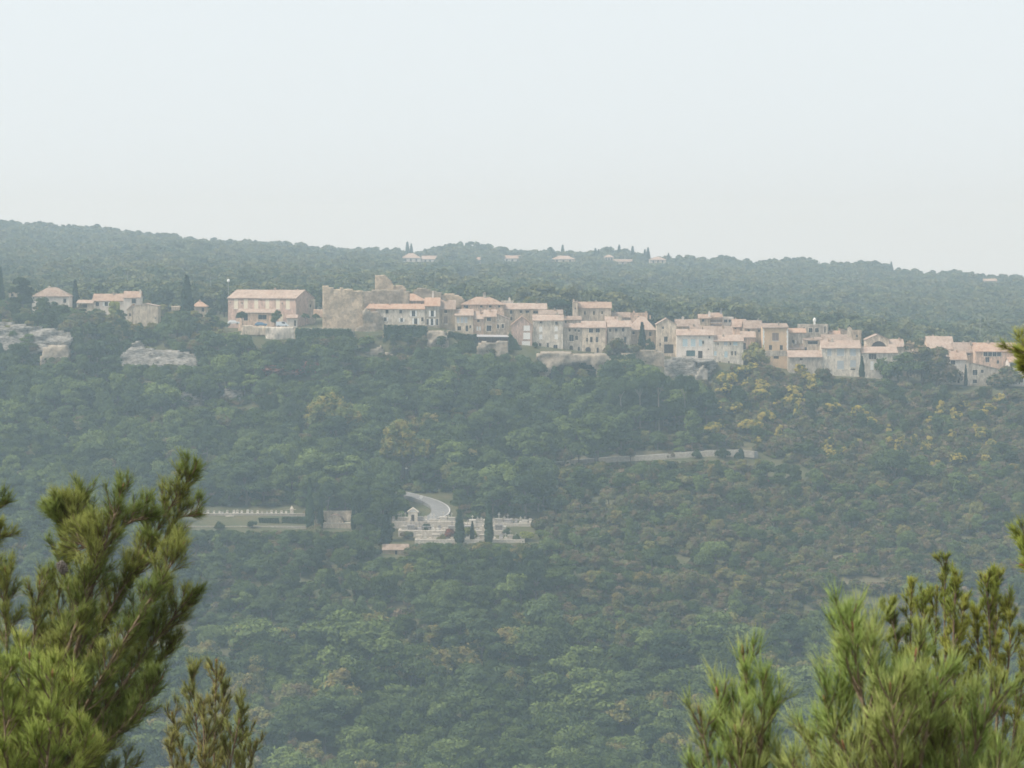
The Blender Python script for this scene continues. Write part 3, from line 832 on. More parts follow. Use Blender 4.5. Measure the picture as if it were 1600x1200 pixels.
house('house with a bright terracotta roof beside the white modern block', 1145, 1166, 511, 500, 1210, 9, 'X', 'peach', 'tile_a', [(1149, 514, 2.5, 3, 'd')])
house('low house with a mottled brown-pink roof amid the rooftops', 1100, 1144, 525, 511, 1194, 11, 'X', 'tan', 'tile_b', [(1118, 528, 3, 3, 'd')], [(1131, 510, 2.5, 6, 'tan', .4)])
house('small cream house with a square block chimney', 1146, 1180, 527, 519, 1191, 8, 'X', 'peach', 'tile_c', [(1163, 541, 4, 8, 'd'), (1162.5, 531, 2, 4, 'n')], [(1151, 516, 11, 9, 'peach', .25)])
house('ochre square house with white corner stones and a brown shuttered window', 1192, 1231.5, 512.5, 507, 1187, 9, 'M', 'ochre', 'tile_b',
      [(1211.8, 526.3, 8, 9.5, 'n'), (1204, 543, 3.6, 6, 'd'), (1221, 543, 3.6, 6, 'd'), (1213, 557, 8.5, 7, 'g')])
house('grey stone house with an orange roof next to the ochre house', 1232, 1259, 520, 514, 1194, 8, 'X', 'grey', 'tile_o', [(1239.5, 534, 3, 5, 'd'), (1243.5, 534, 2.5, 5, 'W'), (1254.5, 533, 2.4, 6, 'W')])
house('church-like stone building with two belfry openings', 1249.5, 1294, 509, 507, 1203, 9, 'F', 'grey', 'grey', [(1266.5, 516, 4.5, 5.5, 'p'), (1276.5, 516, 4.5, 5.5, 'p'), (1256, 517, 2.6, 9, 'p'), (1289, 515, 2.2, 8, 'p')], name='chapel', cat='chapel')
house('low cream house with a wide dark strip window', 1256, 1284.5, 531.5, 528, 1191, 7, 'M', 'cream', 'tile_b', [(1270, 535.3, 12, 4, 'd'), (1259, 545, 3, 4, 'd')])
house('low outbuilding with a long pink roof behind the bushes', 1232, 1284, 558, 549, 1181, 8, 'X', 'grey', 'tile_c', [(1252, 561.5, 3.4, 3, 'd')], name='outbuilding', cat='outbuilding')
house('house with a wide brown roof behind the pale grey house', 1285, 1331, 532, 524, 1197, 9, 'X', 'grey', 'tile_b', [(1300, 535, 3, 3, 'd')], [(1328.5, 512.5, 6.5, 16, 'cream', .3)])
house('pale grey house with blue-grey shutters and a mottled pink roof', 1284, 1344.5, 544, 533, 1182, 10, 'X', 'pale', 'tile_c',
      [(1296, 550, 5, 9, 'y'), (1313.5, 550, 8.5, 9, 'y'), (1333, 550, 7, 9, 'y'), (1313.5, 570, 8, 10, 'y'), (1333, 568, 7, 8, 'y'), (1333, 577, 6, 1.6, 'd')])
house('ruined stone tower stub behind the cream chimney', 1331, 1346, 521, 516, 1207, 6, 'F', 'tan', 'tan', [(1339, 525, 2.5, 3, 'd')])
house('stone house with a broken gable above the brown roof', 1312, 1331, 519, 514, 1209, 6, 'R', 'tan', 'tile_b', [(1318, 523, 2, 3, 'd')], over=.1)
house('house with a large pale arch in a white framed gable', 1353.5, 1389, 531, 523, 1193, 8, 'Y', 'cream', 'tile_c', [(1373, 540, 24, 14, 'A')], over=.3)
house('cream house with a triple window and a climbing plant', 1346.5, 1402, 551.5, 543, 1182, 9, 'X', 'pale', 'tile_c', [(1359.5, 556.3, 3, 8, 'd'), (1363.5, 556.3, 3, 8, 'd'), (1367.5, 556.3, 3, 8, 'd'), (1362.5, 571, 5, 13, 'W'), (1378, 573, 2, 4, 'd')])
house('small house with a peach roof next to the brown tree', 1388.5, 1412, 541.5, 531, 1192, 8, 'X', 'grey', 'tile_c', [(1397, 546, 3, 3.5, 'd')])
house('house with a plain pink roof above the brown tree', 1451, 1491, 546, 527, 1204, 16, 'X', 'peach', 'tile_c', [(1460, 551, 3, 3, 'd')])
house('house with a patchy brown-orange roof in the second row', 1492, 1528, 551, 536.5, 1199, 13, 'X', 'tan', 'tile_b', [(1514, 551.8, 3.4, 4.5, 'd'), (1503, 555, 3, 3, 'd')])
house('tall white house with an orange roof and one small upper window', 1482.5, 1511, 562, 550, 1184, 11, 'X', 'white', 'tile_a', [(1489, 566, 5.5, 6, 'd'), (1495.5, 581.5, 3, 3, 'd'), (1498, 595, 3.4, 7, 'D')])
house('grey stone house with a roofline falling away to one side', 1511.5, 1560, 577, 566, 1182, 9, 'R', 'grey', 'tile_b', [(1523.5, 582, 6, 6.5, 'p'), (1535, 580, 3.4, 4.5, 'd'), (1550.5, 594, 4.5, 5, 'd'), (1523.5, 596, 5, 4.5, 'd')], over=.15)
house('peach house with a glazed white balcony', 1524, 1590, 549, 537, 1193, 11, 'X', 'peach', 'tile_o', [(1540, 551, 5, 9, 'p'), (1547, 551, 5, 9, 'p'), (1554, 551, 5, 9, 'p'), (1561, 551, 5, 9, 'p'), (1543, 562, 5, 6, 'd'), (1559.5, 565.5, 3, 4, 'd')])
house('white house with a blue-framed window beside the peach house', 1577, 1612, 566, 560, 1183, 9, 'X', 'white', 'tile_o', [(1585.5, 569.5, 11, 5.5, 'd'), (1592, 590, 12, 11, 'A'), (1580, 582, 2, 4, 'd')])
house('cream house at the far end of the village row', 1615, 1665, 566, 556, 1187, 10, 'X', 'cream', 'tile_c', [(1628, 572, 4, 6, 's'), (1648, 572, 4, 6, 's')])
# --- roofs glimpsed between the rows
house('small brown roof wedged between the blue-shuttered and tower houses', 1079, 1096, 515, 510, 1196, 6, 'X', 'peach', 'tile_b', [(1088, 518, 2.5, 3, 'd')])
house('narrow orange-roofed house beside the broken gable', 1297, 1313, 525, 518, 1205, 6, 'X', 'cream', 'tile_o', [(1304, 528, 2.5, 3, 'd')])
house('low cream house behind the tall grey shuttered house', 842, 879, 491, 485, 1196, 7, 'X', 'cream', 'tile_b', [(850, 494, 3, 3, 'd'), (866, 494, 3, 3, 'd')])
house('pink-roofed house between the tower house and the hipped roof', 946, 966, 503, 496, 1197, 7, 'X', 'pink', 'tile_c', [(953, 506, 2.5, 3, 'd')])
house('little tan house under the chapel wall', 1232, 1256, 545, 540, 1188, 6, 'M', 'tan', 'tile_b', [(1243, 549, 3, 4, 'd')])
house('cream house half hidden by the brown tree', 1408, 1432, 549, 540, 1194, 8, 'X', 'cream', 'tile_c', [(1416, 554, 3, 4, 'd')])
house('peach house behind the tall white house', 1466, 1486, 556, 548, 1194, 7, 'X', 'peach', 'tile_b', [(1474, 560, 3, 4, 'd')])
# --- quoins of the ochre house and the belfry ball
def add_part(root, name, mat, fn):
    mb = MB(); fn(mb); return mb.build(name, mat, root)
oc = next(o for o in COL.objects if o.get('label', '').startswith('ochre square'))
k_ = 1187 / F; hw_ = (1231.5 - 1192) * k_ / 2; topz = at(1211, 512.5, 1187).z - oc.location.z
for sx in (-1, 1):
    for q in range(9):
        z0 = topz - .45 - q * .86
        w_ = .62 if q % 2 else .46
        x0_ = -hw_ - .04 if sx < 0 else hw_ + .04 - w_
        add_part(oc, 'quoin', M['frame_white'], lambda mb: mb.box(x0_, x0_ + w_, -.05, .04, z0 - .40, z0 + .40))
add_part(oc, 'ground_floor_band', M['grey'], lambda mb: mb.box(-hw_ - .05, hw_ + .05, -.06, -.004, topz - 9.9, topz - 8.0))
chp = next(o for o in COL.objects if o.get('label', '').startswith('church-like'))
tz = at(1274, 507, 1203).z - chp.location.z; tx = (1274 - 1271.75) * 1203 / F
def finial(mb):
    mb.box(tx - .35, tx + .35, 3.2, 3.9, tz - .2, tz + .7)
    mb.tube([(tx, 3.55, tz + .7), (tx, 3.55, tz + 1.0), (tx, 3.55, tz + 1.5), (tx, 3.55, tz + 2.0), (tx, 3.55, tz + 2.35)], [.25, .5, .62, .5, .12], 8)
add_part(chp, 'finial', M['frame_white'], finial)

# ------------------------------------------------------------------ distant villas on the plateau rim
VIL = 'villas on the wooded ridge'
for lb, x0, x1, e, r, Y, rf_, wl_, tl in (
    ('distant villa with a peaked cream roof beside two cypresses', 627, 657, 403, 396, 2640, 'H', 'white', 'tile_c'),
    ('distant low white villa joined below the peaked one', 659, 685, 405, 400, 2650, 'X', 'white', 'tile_c'),
    ('distant pink box-shaped house in the ridge wood', 741, 756, 406, 402, 2560, 'H', 'peach', 'tile_a'),
    ('distant house with an orange end wall and a long white wing', 785, 816, 404, 399.5, 2620, 'X', 'white', 'tile_a'),
    ('distant wide cream villa near a lone cypress on the ridge', 862, 899, 405, 400, 2640, 'H', 'cream', 'tile_c'),
    ('distant small cream house among the ridge pines', 944, 959, 402, 398.5, 2650, 'H', 'cream', 'tile_c'),
    ('distant long cream wall-like house below the ridge pines', 958, 988, 409, 405.5, 2600, 'X', 'cream', 'tile_b'),
    ('distant cream roofed villa right of the cypress pair', 1015, 1041, 406, 401.5, 2640, 'H', 'cream', 'tile_c'),
    ('distant pale house low on the far end of the ridge', 1538, 1558, 439, 436, 2560, 'X', 'tan', 'tile_c')):
    wn_ = [(x0 + (x1 - x0) * q, e + 3.2, 2.2, 3.4, 'd') for q in (.22, .5, .78)]
    house(lb, x0, x1, e, r, Y, 12, rf_, wl_, tl, wn_, group=VIL, name='villa', cat='villa')

# ------------------------------------------------------------------ castle ruin
org_c = at(560, 515, 1180)
castle = empty('castle_ruin', (org_c.x, 1180, gz(org_c.x, 1180)))
tag(castle, 'roofless ruined castle with ragged high stone walls', 'castle')
rough('curtain_wall', '', '', [(504, 530), (505, 447), (511, 446.5), (516, 449), (523, 451), (534, 450), (543, 451), (552, 453.5), (562, 455), (568, 454.5), (568, 475), (567, 530)], 1181, 2.4, M['castle'], parent=castle, amp=.3, cell=.55, seed=1.2)
rough('inner_wall', '', '', [(566, 500), (566, 454.5), (578, 454), (590, 453), (602, 452.5), (616, 453), (627, 453), (640, 456), (640, 500)], 1200, 2.2, M['castle_dark'], parent=castle, amp=.35, cell=.55, seed=4.1)
rough('keep_tower', '', '', [(586, 470), (586, 431), (590, 430), (597, 430.5), (602, 430), (605, 435), (610, 439), (615, 446), (616, 470)], 1212, 6.0, M['castle'], parent=castle, amp=.3, cell=.5, seed=7.7)
rough('keep_remnant', '', '', [(614, 470), (614, 449), (620, 445.5), (629, 446), (634, 450), (634, 470)], 1213, 3.0, M['castle'], parent=castle, amp=.3, cell=.5, seed=2.7)
rough('buttress_wall', '', '', [(548, 530), (556, 513), (566, 509), (567, 484), (572, 482.5), (579, 486), (590, 487), (599, 497), (600, 504), (598, 520), (597, 534), (599, 545), (604, 556), (590, 556), (570, 552), (560, 545)], 1178.5, 5.0, M['castle_dark'], parent=castle, amp=.9, cell=.5, seed=5.5, scale=.16, bow=1.5)  # shaded side of the castle, its shade put into the darker stone colour
# far wall fragments of the ruin seen over the roofs
rough('ruin_wall', 'lumpy grey ruined wall rising behind the white chimney', 'ruin', [(643, 480), (645, 454), (652, 451), (661, 450), (668, 451.5), (676, 455), (690, 457), (693, 480)], 1218, 2.5, M['castle_dark'], amp=.4, cell=.5, seed=8.2, group='ruined walls of the castle')
rough('ruin_wall', 'low pale ruined wall between the white chimney and the finial house', 'ruin', [(690, 482), (691, 461), (699, 458.5), (709, 459.5), (719, 463), (725, 468), (726, 482)], 1219, 2.2, M['castle'], amp=.4, cell=.5, seed=3.3, group='ruined walls of the castle')
mb = MB()
org_w = gpx(1460, 1179)

# ------------------------------------------------------------------ rocks and cliffs
CL = 'limestone outcrops of the slope'
rough('rock_outcrop', 'long pale limestone band above the wooded slope on the outskirts', 'rock', [(-14, 560), (-14, 504), (10, 505), (30, 508), (52, 511), (75, 515), (90, 516), (104, 522), (112, 530), (106, 541), (90, 546), (62, 549), (40, 560)], 1168, 8, M['rock'], amp=1.1, cell=.7, seed=1.1, lean=.35, strata=4.0, scale=.16, group=CL)
rough('rock_outcrop', 'ochre rock face showing below the pale limestone band', 'rock', [(62, 585), (64, 544), (84, 540), (104, 541), (107, 555), (96, 575), (84, 585)], 1163, 6, M['rock_warm'], amp=1.1, cell=.7, seed=6.1, lean=.25, scale=.15, group=CL)
rough('rock_outcrop', 'broad white limestone slab facing the valley below the cream houses', 'rock', [(186, 590), (184, 556), (196, 548), (206, 536), (214, 534), (224, 545), (240, 547), (262, 548), (285, 550), (300, 554), (310, 560), (306, 574), (290, 581), (262, 581), (230, 576), (210, 574), (200, 590)], 1161, 7, M['rock'], amp=1.0, cell=.6, seed=2.3, lean=.5, strata=4.0, scale=.16, group=CL)
rough('rock_outcrop', 'scattered white rock ledge lower on the wooded slope', 'rock', [(268, 650), (270, 620), (284, 614), (300, 618), (322, 628), (345, 630), (352, 606), (366, 602), (378, 612), (380, 634), (402, 640), (404, 656)], 1116, 8, M['rock'], amp=1.2, cell=.6, seed=9.3, lean=.2, scale=.2, strata=3.0, group=CL)
rough('rock_outcrop', 'small pale rock under the school terrace wall', 'rock', [(350, 552), (353, 540), (362, 533), (375, 530), (376, 541), (366, 552)], 1168, 4, M['rock_warm'], amp=.8, cell=.6, seed=3.9, lean=.4, group=CL)
rough('rock_outcrop', 'craggy rock at the foot of the castle buttress', 'rock', [(568, 566), (572, 548), (585, 545), (596, 540), (600, 552), (608, 550), (616, 556), (617, 566)], 1172, 5, M['rock_warm'], amp=1.2, cell=.55, seed=4.4, scale=.25, group=CL)
rough('rock_outcrop', 'pale rock pillar between the ivy walls', 'rock', [(667, 560), (668, 519), (674, 517), (690, 517), (696, 520), (701, 537), (699, 560)], 1174, 6, M['rock_warm'], amp=1.0, cell=.55, seed=5.9, scale=.22, group=CL)
rough('rock_outcrop', 'cream rock wall under the garden shelter', 'rock', [(742, 560), (747, 536), (756, 533), (768, 536), (776, 534), (794, 533), (793, 553), (780, 560)], 1172, 6, M['rock_warm'], amp=.9, cell=.55, seed=7.1, scale=.22, group=CL)
rough('cave_cliff', 'overhanging cliff with a wide dark cave mouth below the arched houses', 'cliff', [(832, 606), (836, 588), (846, 570), (838, 556), (850, 551), (880, 552), (946, 555), (955, 560), (955, 612), (832, 612)], 1159, 17, M['rock_warm'], amp=1.3, cell=.7, seed=8.8, scale=.16,
      hollow=[(851, 610), (856, 587), (864, 576), (878, 571), (900, 568), (922, 569), (931, 576), (933, 610)], hollow_depth=8.0, group=CL)
rough('cliff_face', 'grey cliff carrying the wide white house with blue shutters', 'cliff', [(1038, 612), (1039, 562), (1060, 559), (1090, 561), (1116, 562), (1122, 570), (1112, 582), (1106, 600), (1100, 612)], 1173, 9, M['rock'], amp=1.3, cell=.65, seed=2.9, scale=.17, strata=.8, hollow=[(1085, 566), (1106, 568), (1110, 578), (1098, 582), (1088, 575)], hollow_depth=1.6, group=CL)
rough('rock_outcrop', 'leaning rock buttress below the blue-shuttered house', 'rock', [(1084, 616), (1087, 590), (1092, 578), (1099, 571), (1106, 580), (1106, 600), (1103, 616)], 1170, 4, M['rock_ledge'], amp=.8, cell=.55, seed=9.9, group=CL)

# ------------------------------------------------------------------ terrace and retaining walls
TW = 'terrace walls of the village'
rough('retaining_wall', 'pale stone bastion under the school yard', 'wall', [(415, 545), (416, 511), (440, 511), (459, 512), (462, 522), (466, 533), (462, 545)], 1176, 5, M['pale'], amp=.5, cell=.5, seed=1.4, group=TW)
rough('parapet_wall', 'low sandy parapet along the school yard', 'wall', [(376, 524), (379, 508.5), (416, 510.5), (416, 524)], 1177, .8, M['cream'], amp=.08, cell=.35, seed=2.2, group=TW)
rough('garden_wall', 'low cream wall running behind the tall cypress', 'wall', [(268, 486), (268, 478), (300, 479), (300, 486)], 1228, .5, M['cream'], amp=.06, cell=.4, seed=2.5, group=TW)
rough('garden_wall', 'low cream wall between the school and the castle', 'wall', [(490, 496), (490, 483.5), (506, 484), (506, 496)], 1202, .6, M['peach'], amp=.06, cell=.4, seed=2.8, group=TW)
rough('retaining_wall', 'brown stone terrace wall beside the cypress garden', 'wall', [(991, 590), (993, 549), (1012, 547), (1034, 549), (1038, 556), (1039, 590)], 1176, 5, M['castle_dark'], amp=.4, cell=.5, seed=3.8, group=TW)
rough('retaining_wall', 'small grey terrace wall beneath the roofline falling to one side', 'wall', [(1470, 600), (1472, 583), (1484, 583), (1484, 600)], 1179, 2, M['pale'], amp=.2, cell=.4, seed=4.8, group=TW)
# ledge terrace with balustrade in front of the arched houses
p0, p1 = at(881, 551, 1176), at(948, 553, 1176)
lg = empty('ledge_terrace', ((p0.x + p1.x) / 2, 1176, p0.z - 1.2)); tag(lg, 'grey ledge terrace in front of the two arched doorways', 'terrace', TW)
hx = (p1.x - p0.x) / 2
b_ = MB(); b_.box(-hx, hx, 0, 7, -.2, .25); b_.build('slab', M['rock_ledge'], lg)
b_ = MB(); b_.box(hx * .42, hx, -.1, .25, .253, 1.15); b_.build('parapet', M['pale'], lg)
b_ = MB()
for q in range(28):
    xq = -hx + .2 + q * (hx * 1.4 - .3) / 27; b_.box(xq - .03, xq + .03, .05, .11, .25, 1.1)
b_.box(-hx, hx * .41, .03, .13, 1.1, 1.17); b_.build('railing', M['iron'], lg)
# balcony ledge under the blue-shuttered house
p0, p1 = at(1066, 560.5, 1178), at(1115, 561, 1178)
lg = empty('ledge_terrace', ((p0.x + p1.x) / 2, 1176.5, p0.z)); tag(lg, 'thin projecting ledge below the blue-shuttered white house', 'terrace', TW)
hx = (p1.x - p0.x) / 2
b_ = MB(); b_.box(-hx, hx, -1.2, 5, -.3, .0); b_.build('slab', M['rock_ledge'], lg)
b_ = MB()
for q in range(22):
    xq = -hx + .1 + q * (2 * hx - .2) / 21; b_.box(xq - .03, xq + .03, -1.1, -1.04, .003, .95)
b_.box(-hx, hx, -1.12, -1.02, .95, 1.02); b_.build('railing', M['iron'], lg)
# garden shelter with a canvas roof on the cream rock
p = at(770, 533.5, 1175)
gs = empty('garden_shelter', (p.x, 1175, p.z - .3)); tag(gs, 'long grey canvas garden shelter on the cream rock wall', 'shelter')
b_ = MB(); b_.slab([(-5.6, 0, 2.0), (5.6, 0, 1.9), (5.6, 3.4, 2.5), (-5.6, 3.4, 2.6)], [[0, 1, 2, 3]], .12); b_.build('roof', M['canvas'], gs)
for q in range(5):
    for yq in (.15, 3.2):
        b_ = MB(); xq = -5.3 + q * 2.65; b_.box(xq - .06, xq + .06, yq - .06, yq + .06, -.4, 1.85 + yq * .15); b_.build('post', M['wood_dark'], gs)
b_ = MB(); b_.box(-5.4, 5.4, 3.3, 3.5, -.4, 2.2); b_.build('back_panel', M['shut_brown'], gs)

# ------------------------------------------------------------------ parapet of the upper road: each run a wall
RW = 'stone parapets of the upper road'
labels_rw = ['pale stone parapet of the upper road under the big oaks', 'long pale stone parapet along the middle of the upper road', 'pale stone parapet at the far end of the upper road']
n_e = len(edge_u) - 1
for (f0, f1), lb in zip(((.42, .60), (.605, .76), (.765, .965)), labels_rw):
    i0, i1 = int(f0 * n_e), int(f1 * n_e)
    mb = MB(); o0 = edge_u[i0][1]
    for i in range(i0, i1):
        a, b = edge_u[i][1], edge_u[i + 1][1]
        d = (b - a).normalized(); s = Vector((d.y, -d.x, 0)) * .5
        h = .25 + .35 * noise.noise(Vector((i * .7, 3, 1)))
        P = [a - s * .2, b - s * .2, b + s, a + s]
        lo = [Vector((q.x, q.y, q.z - 2.0)) for q in P]; hi = [Vector((q.x, q.y, q.z + h)) for q in P]
        mb.face(hi); mb.face([lo[3], lo[2], hi[2], hi[3]]); mb.face([lo[1], lo[0], hi[0], hi[1]])
        mb.face([lo[2], lo[1], hi[1], hi[2]]); mb.face([lo[0], lo[3], hi[3], hi[0]])
    o = mb.build('stone_parapet', M['tomb_stone']); tag(o, lb, 'wall', RW)
# cut bank behind the road
mb = MB()
for i in range(int(.46 * n_e), int(.97 * n_e)):
    a, b = edge_u[i][0], edge_u[i + 1][0]
    up = Vector((0, 1.6, 1.1 + .3 * math.sin(i))); up2 = Vector((0, 1.6, 1.1 + .3 * math.sin(i + 1)))
    mb.face([a, b, b + up2, a + up]); mb.face([a + up, b + up2, b + up2 + Vector((0, 2, -3)), a + up + Vector((0, 2, -3))])
tag(mb.build('road_bank', M['dry']), kind='structure', label='dry earth bank along the upper side of the road')

# ------------------------------------------------------------------ cemetery terraces
CT = 'terraces of the cemetery'
def terrace(label, x0, x1, top, bottom, Y, depth, wall='tomb_stone', floor='gravel', cop=True):
    Y2 = RM(Y + depth); Y = RM(Y); depth = Y2 - Y
    a, b = at(x0, top, Y), at(x1, top, Y)
    zb = at(x0, bottom, Y).z - 3.5
    root = empty('cemetery_terrace', ((a.x + b.x) / 2, Y, zb)); tag(root, label, 'terrace', CT)
    hx = (b.x - a.x) / 2; H = a.z - zb
    m = MB(); n = max(1, int(2 * hx / 6))
    m.box(-hx, hx, 0, .6, 0, H); m.box(-hx, -hx + .5, .603, depth, 0, H - .05); m.box(hx - .5, hx, .603, depth, 0, H - .05)
    w = m.build('retaining_wall', M[wall], root)
    m = MB(); m.box(-hx + .503, hx - .503, .603, depth, H - .8, H - .12); m.build('floor', M[floor], root)
    if cop:
        m = MB(); m.box(-hx - .06, hx + .06, -.08, .68, H + .003, H + .16); m.build('coping', M['tomb_stone'], root)
    return root, a.z
_, zt_a = terrace('long upper cemetery terrace lined with small white headstones', 284, 480, 803, 812, 925, 12, 'tomb_stone')
_, zt_b = terrace('lower cemetery terrace with a lawn and a dark doorway', 270, 481, 823, 835, 903, 21.9, 'tomb_stone', 'grass')
_, zt_c = terrace('square walled cemetery terrace between the cypress pairs', 505, 549, 818, 834, 905, 14, 'cream')
_, zt_d = terrace('upper grave terrace beside the road bend', 612, 722, 815, 828, 912, 14, 'tomb_stone', cop=False)
_, zt_e = terrace('middle grave terrace in front of the little chapel', 622, 790, 829, 838, 897, 14.9, 'tomb_stone', cop=False)
_, zt_f = terrace('long stepped grave terrace reaching past the tall cypress', 724, 846, 818, 830, 913, 10, 'tomb_stone', cop=False)
_, zt_g = terrace('lowest grave terrace above the trees', 648, 820, 843, 852, 884, 12.9, 'tomb_stone', cop=False)
# back wall of the upper terrace, with its end pillar
def long_wall(name, label, x0, x1, top, bottom, Y, mat, t=.5, cop=None, group='walls of the cemetery'):
    Y = RM(Y)
    a, b = at(x0, top, Y), at(x1, top, Y); zb = at(x0, bottom, Y).z
    root = empty(name, ((a.x + b.x) / 2, Y, zb)); tag(root, label, 'wall', group); hx = (b.x - a.x) / 2; H = a.z - zb
    m = MB(); m.box(-hx, hx, 0, t, -1, H); m.build('wall', M[mat], root)
    m = MB(); m.box(-hx - .1, hx + .1, -.1, t + .1, H + .003, H + .15); m.build('coping', M[cop or mat], root)
    return root
long_wall('cemetery_wall', 'long back wall behind the white headstones', 284, 462, 796.5, 804, 938, 'tomb_stone')
long_wall('cemetery_wall', 'cream buttressed wall beside the square walled terrace', 503, 549, 799, 822, 919.4, 'cream', cop='pale')
long_wall('cemetery_wall', 'pale cemetery wall left of the little chapel', 613, 643, 812, 822, 926.5, 'cream')
long_wall('cemetery_wall', 'low wall climbing past the tall cypress at the grave terraces', 735, 846, 812, 819, 923.6, 'tomb_stone')
p = at(456, 803, RM(930))
pil = empty('stone_pillar', (p.x, RM(930), p.z - .4)); tag(pil, 'pale pointed stone pillar at the end of the headstone row', 'pillar')
b_ = MB(); b_.box(-.5, .5, -.5, .5, 0, 1.9); b_.build('shaft', M['tomb_stone'], pil)
b_ = MB(); b_.face([(-.6, -.6, 1.903), (.6, -.6, 1.903), (0, 0, 3.0)]); b_.face([(.6, -.6, 1.903), (.6, .6, 1.903), (0, 0, 3.0)]); b_.face([(.6, .6, 1.903), (-.6, .6, 1.903), (0, 0, 3.0)]); b_.face([(-.6, .6, 1.903), (-.6, -.6, 1.903), (0, 0, 3.0)]); b_.build('cap', M['pale'], pil)
# doorway in the terrace wall
p = at(359, 813, RM(924.2))
gt = empty('gateway', (p.x, RM(924.2) - .3, p.z - 1.3)); tag(gt, 'dark doorway between pale piers in the upper terrace wall', 'gateway')
for sx in (-1, 1):
    b_ = MB(); b_.box(sx * .9 - .35, sx * .9 + .35, -.5, .3, -.3, 2.5); b_.build('pier', M['pale'], gt)
b_ = MB(); b_.box(-1.25, 1.25, -.55, .3, 2.503, 2.8); b_.build('lintel', M['pale'], gt)
b_ = MB(); b_.box(-.54, .54, -.1, .0, -.3, 2.49); b_.build('door', M['shut_brown'], gt)
# mauve vaulted roof by the square terrace
p = at(523, 817, RM(908))
vt = empty('vaulted_shelter', (p.x, RM(908), p.z)); tag(vt, 'low vaulted shelter with a mauve curved roof in the square terrace', 'shelter')
arcs = [(2.6 * math.cos(t), 2.3 * math.sin(t)) for t in [math.pi * q / 10 for q in range(11)]]
b_ = MB()
for (a0, c0), (a1, c1) in zip(arcs, arcs[1:]): b_.face([(a0, 0, c0), (a0, 6, c0), (a1, 6, c1), (a1, 0, c1)])
b_.build('roof', M['shut_brown'], vt)
b_ = MB(); b_.face([(a, .25, c) for a, c in arcs]); b_.build('front_wall', M['cream'], vt)
# little chapel
p = at(645, 825, RM(914))
cp = empty('chapel', (p.x, RM(914), zt_d - .1)); tag(cp, 'tiny funerary chapel with a white pediment among the graves', 'chapel')
b_ = MB(); b_.box(-1.4, 1.4, 0, 3, 0, 2.9); b_.build('wall', M['pale'], cp)
b_ = MB(); b_.slab([(-1.7, -.25, 2.95), (0, -.25, 4.2), (1.7, -.25, 2.95), (1.7, 3.2, 2.95), (0, 3.2, 4.2), (-1.7, 3.2, 2.95)], [[0, 1, 4, 5], [1, 2, 3, 4]], .2); b_.build('roof', M['pale'], cp)
b_ = MB(); b_.face([(-1.4, .0, 2.903), (1.4, .0, 2.903), (0, .0, 3.95)]); b_.build('pediment', M['frame_white'], cp)
b_ = MB(); b_.box(-.45, .45, -.06, -.003, .1, 2.1); b_.build('door', M['wood_dark'], cp)
# hut below the cemetery
house('small tan-roofed stone hut below the graves', 598, 638, 859, 852, 872, 5, 'X', 'tan', 'tile_b', [(619, 864, 4, 7, 'D')], name='hut', cat='hut', group=None)

# graves
def grave_meshes():
    out = {}
    for k, (mt) in enumerate(('marble', 'granite', 'tomb_stone')):
        m = MB(); m.box(-.55, .55, -2.2, 0, 0, .35); m.box(-.45, .45, -2.1, -.1, .353, .48); led = m.mesh('ledger', M[mt])
        m = MB(); pts = [(-.5, .35), (.5, .35), (.5, 1.05)] + [(.5 * math.cos(t), 1.05 + .35 * math.sin(t)) for t in [math.pi * q / 8 for q in range(1, 8)]] + [(-.5, 1.05)]
        m.face([(a, .003, b) for a, b in pts]); m.face([(a, .2, b) for a, b in reversed(pts)])
        for (a0, b0), (a1, b1) in zip(pts, pts[1:] + pts[:1]): m.face([(a1, .003, b1), (a0, .003, b0), (a0, .2, b0), (a1, .2, b1)])
        hs = m.mesh('headstone', M[mt])
        m = MB(); m.box(-.09, .09, .05, .2, .36, 1.9); m.box(-.42, .42, .06, .19, 1.3, 1.48); cr = m.mesh('cross', M[mt])
        m = MB(); m.box(-1.0, 1.0, -2.4, 0, 0, 1.0); m.box(-1.1, 1.1, -2.5, .1, 1.003, 1.2); tb = m.mesh('tomb_chest', M[mt])
        out[mt] = (led, hs, cr, tb)
    return out
GM = grave_meshes()
gr = random.Random(11)
def grave(x, y, z, mt, style, label, group, size=.8):
    root = empty('grave', (x, y, z), gr.uniform(-.06, .06)); tag(root, label, 'grave', group)
    led, hs, cr, tb = GM[mt]
    if style == 'tomb': link('tomb_chest', tb, root); c = link('cross', cr, root); c.location = (0, -.6, .85)
    else:
        link('ledger', led, root); link('headstone' if style == 'head' else 'cross', hs if style == 'head' else cr, root)
    s = size * gr.uniform(.85, 1.25); root.scale = (s, s, s * gr.uniform(.9, 1.2))
    return root
ORDN = ['first', 'second', 'third', 'fourth', 'fifth', 'sixth', 'seventh', 'eighth', 'ninth', 'tenth', 'eleventh', 'twelfth', 'thirteenth', 'fourteenth', 'fifteenth', 'sixteenth', 'seventeenth', 'eighteenth', 'nineteenth', 'twentieth', 'twenty-first', 'twenty-second']
def row(x0, x1, Y, z, n, label, group, mts, styles, size=.9):
    Y = RM(Y)
    for q in range(n):
        px = x0 + (x1 - x0) * q / (n - 1) + gr.uniform(-1.5, 1.5)
        nth_ = ORDN[q]
        grave((px - 800) / F * Y * 1.001, Y, z - .1, gr.choice(mts), gr.choice(styles), f'{label}, {nth_} from left', group, size)
row(296, 446, 930, zt_a, 21, 'small white headstone on the upper cemetery terrace', 'headstones of the upper terrace', ['marble'], ['head'], .62)
row(616, 640, 922, zt_d, 5, 'grave by the pale wall left of the little chapel', 'graves by the pale wall', ['marble', 'tomb_stone'], ['head', 'cross', 'tomb'])
